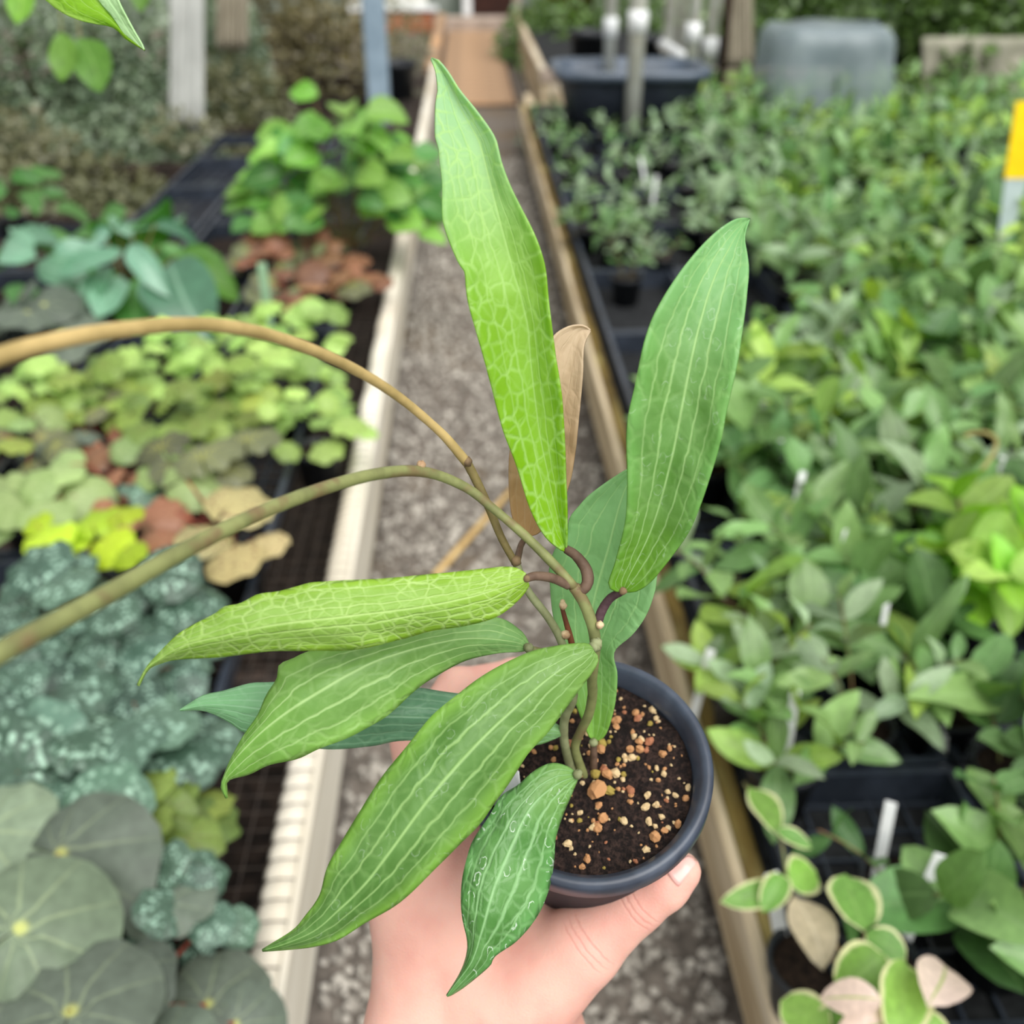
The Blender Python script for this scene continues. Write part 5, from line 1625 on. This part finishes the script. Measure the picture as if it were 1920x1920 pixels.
sheet('plastic_sheet', 'milky plastic sheet hanging down between the left shrubs', 318, 382, -120, 250, 5.72, M_SHEET)
sheet('plastic_sheet', 'pale beige sheet beside the dry olive shrub', 405, 465, -120, 95, 6.45, M_SHEETB)
sheet('plastic_sheet', 'tan cloth hanging beside the white pipes', 1355, 1412, -120, 130, 6.9, M_SHEETB, .02)
sheet('plastic_sheet', 'pale sheet low behind the shrubs at the far right', 1730, 1990, 70, 245, 6.95, simple_mat('grey_beige_sheet', rgb(160, 158, 142), rgb(134, 134, 116), 2, .7, .2, c3=rgb(190, 184, 168), s3=3), .02, folds=3)

# clear plastic cover over a dark tub
def cover():
    p = G(1525, 238, BZ); p.z = BZ - .012
    e = empty('plastic_cover', p, 'grey translucent plastic cover standing beside the grey-green post', 'plastic cover')
    t = NT('clear_grey_plastic')
    f, _ = t.noise(5.0, t.coord('Object'), 3.0)
    col = t.mix(t.smooth(f, .35, .7), rgb(150, 164, 170), rgb(122, 138, 144))
    pr = t.principled(col, .35, .5)
    tr = t.n('BsdfTransparent')
    mx = t.n('MixShader'); mx.inputs[0].default_value = .4
    t.t.links.new(pr.outputs[0], mx.inputs[1]); t.t.links.new(tr.outputs[0], mx.inputs[2])
    mt = t.finish(mx.outputs[0])
    W, D, H = .36, .3, .52
    vs_ = []; fs_ = []; n, m = 40, 12
    for i in range(m + 1):
        tt = i / m
        k_ = 1.0 - .12 * tt - (.25 * max(0, tt - .85) / .15) ** 2 * 2
        for k in range(n):
            a = 2 * PI * k / n
            ca, sa = math.cos(a), math.sin(a)
            sq = (abs(ca) ** 5 + abs(sa) ** 5) ** (-.2)
            vs_.append((W * sq * ca * k_ + .012 * math.sin(a * 9 + tt * 5), D * sq * sa * k_ + .012 * math.cos(a * 7), H * tt + (.01 * math.sin(a * 5) if i else 0)))
    for i in range(m):
        for k in range(n):
            k2 = (k + 1) % n
            fs_.append((i * n + k, i * n + k2, (i + 1) * n + k2, (i + 1) * n + k))
    fs_.append(tuple(m * n + k for k in range(n)))
    MB().add(vs_, fs_).build('cover', mt, e)
    MB().lathe([(.001, 0.005), (.17, 0.005), (.22, .16), (.225, .17), (.20, .17), (.19, .15)], 28).build('inner_tub', M_TRAY, e)
cover()

# big black tub with its wooden stand, white pipes
def tub():
    p = G(1185, 262, BZ); p = Vector((p.x, p.y + .25, BZ - .012))
    e = empty('tub', p, 'large black plastic tub behind the white pipes', 'tub')
    W, D, H = .40, .30, .34
    def ring(w, d, z, n=40):
        out = []
        for k in range(n):
            a = 2 * PI * k / n; ca, sa = math.cos(a), math.sin(a)
            sq = (abs(ca) ** 5 + abs(sa) ** 5) ** (-.2)
            out.append((w * sq * ca, d * sq * sa, z))
        return out
    def skin(rs, n=40):
        mb = MB(); vs_ = [q for r in rs for q in r]; fs_ = []
        for i in range(len(rs) - 1):
            for k in range(n):
                k2 = (k + 1) % n
                fs_.append((i * n + k, i * n + k2, (i + 1) * n + k2, (i + 1) * n + k))
        return mb.add(vs_, fs_)
    skin([ring(.01, .01, .02), ring(W - .1, D - .1, .02), ring(W - .03, D - .03, H - .05)]).build('body', M_TRAY, e)
    skin([ring(W - .03, D - .03, H - .05), ring(W, D, H - .045), ring(W + .005, D + .005, H), ring(W - .03, D - .03, H), ring(W - .045, D - .045, H - .03), ring(W - .1, D - .1, .08), ring(.01, .01, .08)]).build('rim', simple_mat('slate_tub_rim', rgb(84, 96, 112), rgb(64, 76, 90), 10, .4, .5), e)
tub()
def pipe(px, pyb, Y, r, label, band=None, lean=0.0):
    rr = FWD + RGT * ((px - 960) / FPX) - UPV * ((pyb - 960) / FPX)
    p = CAM + rr * (Y / rr.y)
    e = empty('pipe', (p.x, p.y, max(p.z, 0)), label, 'pipe', 'white pipes behind the right bench')
    H = 2.4 - e.location.z
    MB().tube([(0, 0, 0), (lean * .5, 0, H * .5), (lean, 0, H)], r, 14).build('tube', M_PVC, e)
    for z in (band or []):
        MB().lathe([(r, z - .05), (r + .010, z - .045), (r + .010, z + .045), (r, z + .05)], 14).build('coupling', M_WHITE, e)
    return e
pipe(1140, 158, 5.9, .030, 'thin white pipe standing in the black tub', [.28])
pipe(1183, 262, 5.42, .040, 'white pipe with a coupling in front of the black tub', [.55])
pipe(1247, 165, 6.7, .036, 'beige pipe second right of the tub')
pipe(1270, 150, 6.9, .026, 'narrow beige pipe among the white ones')
pipe(1288, 205, 6.1, .034, 'white pipe at the right end of the tub', [.40])
pipe(1322, 195, 6.15, .034, 'rightmost white pipe before the tan cloth', [.30])
pipe(1345, 215, 6.05, .022, 'dark pole right of the white pipes').children[0].data.materials[0] = M_DARK
def crosspipe():
    a = P(1240, 82, 6.15); b = P(1322, 132, 5.95)
    o = MB().tube([Vector((0, 0, 0)), b - a], .032, 12).build('cross_pipe', M_WHITE)
    o.location = a
    tag(o, 'short white pipe slanting between two upright pipes', 'pipe')
crosspipe()

# far bench with its timber front, right of the aisle
def far_bench():
    e = empty('bench', (0.5, 7.2, 0), 'far timber bench end beyond the crowded right bench', 'bench')
    MB().box(-.02, 2.0, 0, .05, .28, .36, .004).build('front_rail', M_STEP, e, False)
    MB().box(-.02, 2.0, .01, .04, .02, .28, .004).build('front_board', M_WOOD, e, False)
    MB().box(-.02, .03, .05, 4.8, .02, .35, .004).build('side_board', M_WOOD, e, False)
    MB().box(.03, 3.4, .05, 4.8, .26, .30).build('deck', M_CLOTH, e, False)
far_bench()
# small dark pots on the far benches
for (px, py, Y, s, lb) in [(1075, 160, 8.4, 1.5, 'black pot at the front of the far bench'), (1040, 140, 9.2, 1.3, 'dark pot behind on the far bench')]:
    p = G(px, py, .31)
    e = empty('nursery_pot', (max(p.x, .85) + (1.5 - s) * 2, max(p.y, 7.6), .30), lb, 'pot')
    e.scale = (s * 2, s * 2, s * 2)
    link('shell', PM, e); link('soil', SM, e)
p = G(775, 180, BZ); 
e = empty('nursery_pot', (p.x - .1, p.y, BZ - .0145), 'black nursery pot beside the far left rail', 'pot'); e.scale = (2.6,) * 3
link('shell', PM, e); link('soil', SM, e)

# far left bench continuing rail
MBf = MB().box(XL - .1, XL - .01, 8.45, 12.9, .12, .22, .004).build('rail_board', M_BOARD, None, False)
tag(MBf, 'tan timber edging along the far left of the aisle', 'edging')
MBg = MB().box(XR + .05, XR + .10, 6.7, 7.15, .02, .22, .004).build('rail_board', M_WOOD, None, False)
tag(MBg, 'short timber edging before the far bench', 'edging')

# doorway, step, brick plinth at the end
def far_end():
    st = MB().box(-.38, .62, 12.95, 13.3, 0, .16, .01).build('trim_1', M_STEP, None, False)
    tag(st, 'pinkish stone step at the end of the aisle', 'step', kind='structure')
    d = empty('door_1', (.30, 13.35, .0), 'dark brown door at the end of the aisle', 'door'); d['kind'] = 'structure'
    MB().box(-.24, .26, 0, .05, .16, 2.1, .004).build('panel', M_DARK, d, False)
    MB().box(-.34, -.24, -.04, .06, .16, 2.2, .004).build('frame', M_WHITE, d, False)
    MB().box(.26, .34, -.04, .06, .16, 2.2, .004).build('frame', M_STEP, d, False)
    w = empty('brick_plinth', (-.75, 13.0, 0), 'terracotta brick plinth under a white panel left of the door', 'plinth')
    bm_ = MB().box(0, .19, 0, .1, 0, .065, .004).mesh('brick', M_BRICK, False)
    for r in range(3):
        for c in range(5):
            o = link('brick', bm_, w); o.location = (-.62 + c * .2 + (.1 if r % 2 else 0), 0, .005 + r * .075)
    MB().box(-.62, .4, .01, .09, 0, .23).build('mortar', M_STEP, w, False)
    MB().box(-.62, .42, -.03, .12, .235, .28, .004).build('ledge', M_WHITE, w, False)
    MB().box(-.62, .30, .04, .08, .28, 1.0, .004).build('panel', M_PVC, w, False)
far_end()
def urn():
    p = G(1010, 40, .31)
    e = empty('terracotta_pot', (1.0, 11.0, .30), 'large terracotta pot on the far bench', 'pot')
    MB().lathe([(.001, 0), (.20, 0), (.30, .36), (.34, .36), (.34, .44), (.30, .44), (.27, .40)], 30).build('body', M_BRICK, e)
    MB().disc(.28, .40, 30).build('soil', M_SOIL, e, False)
urn()
# bamboo cane lying across the aisle
a = G(815, 1080, .022); b = G(985, 890, .024)
o = MB().tube([Vector((0, 0, 0)), (b - a) * .33, (b - a) * .66, b - a], [.0085, .008, .0078, .0075], 10).build('bamboo_cane', simple_mat('bamboo', rgb(206, 178, 124), rgb(184, 152, 98), 20, .5, .3), None)
o.location = a
tag(o, 'tan bamboo cane slanting across the gravel behind the held plant', 'cane')
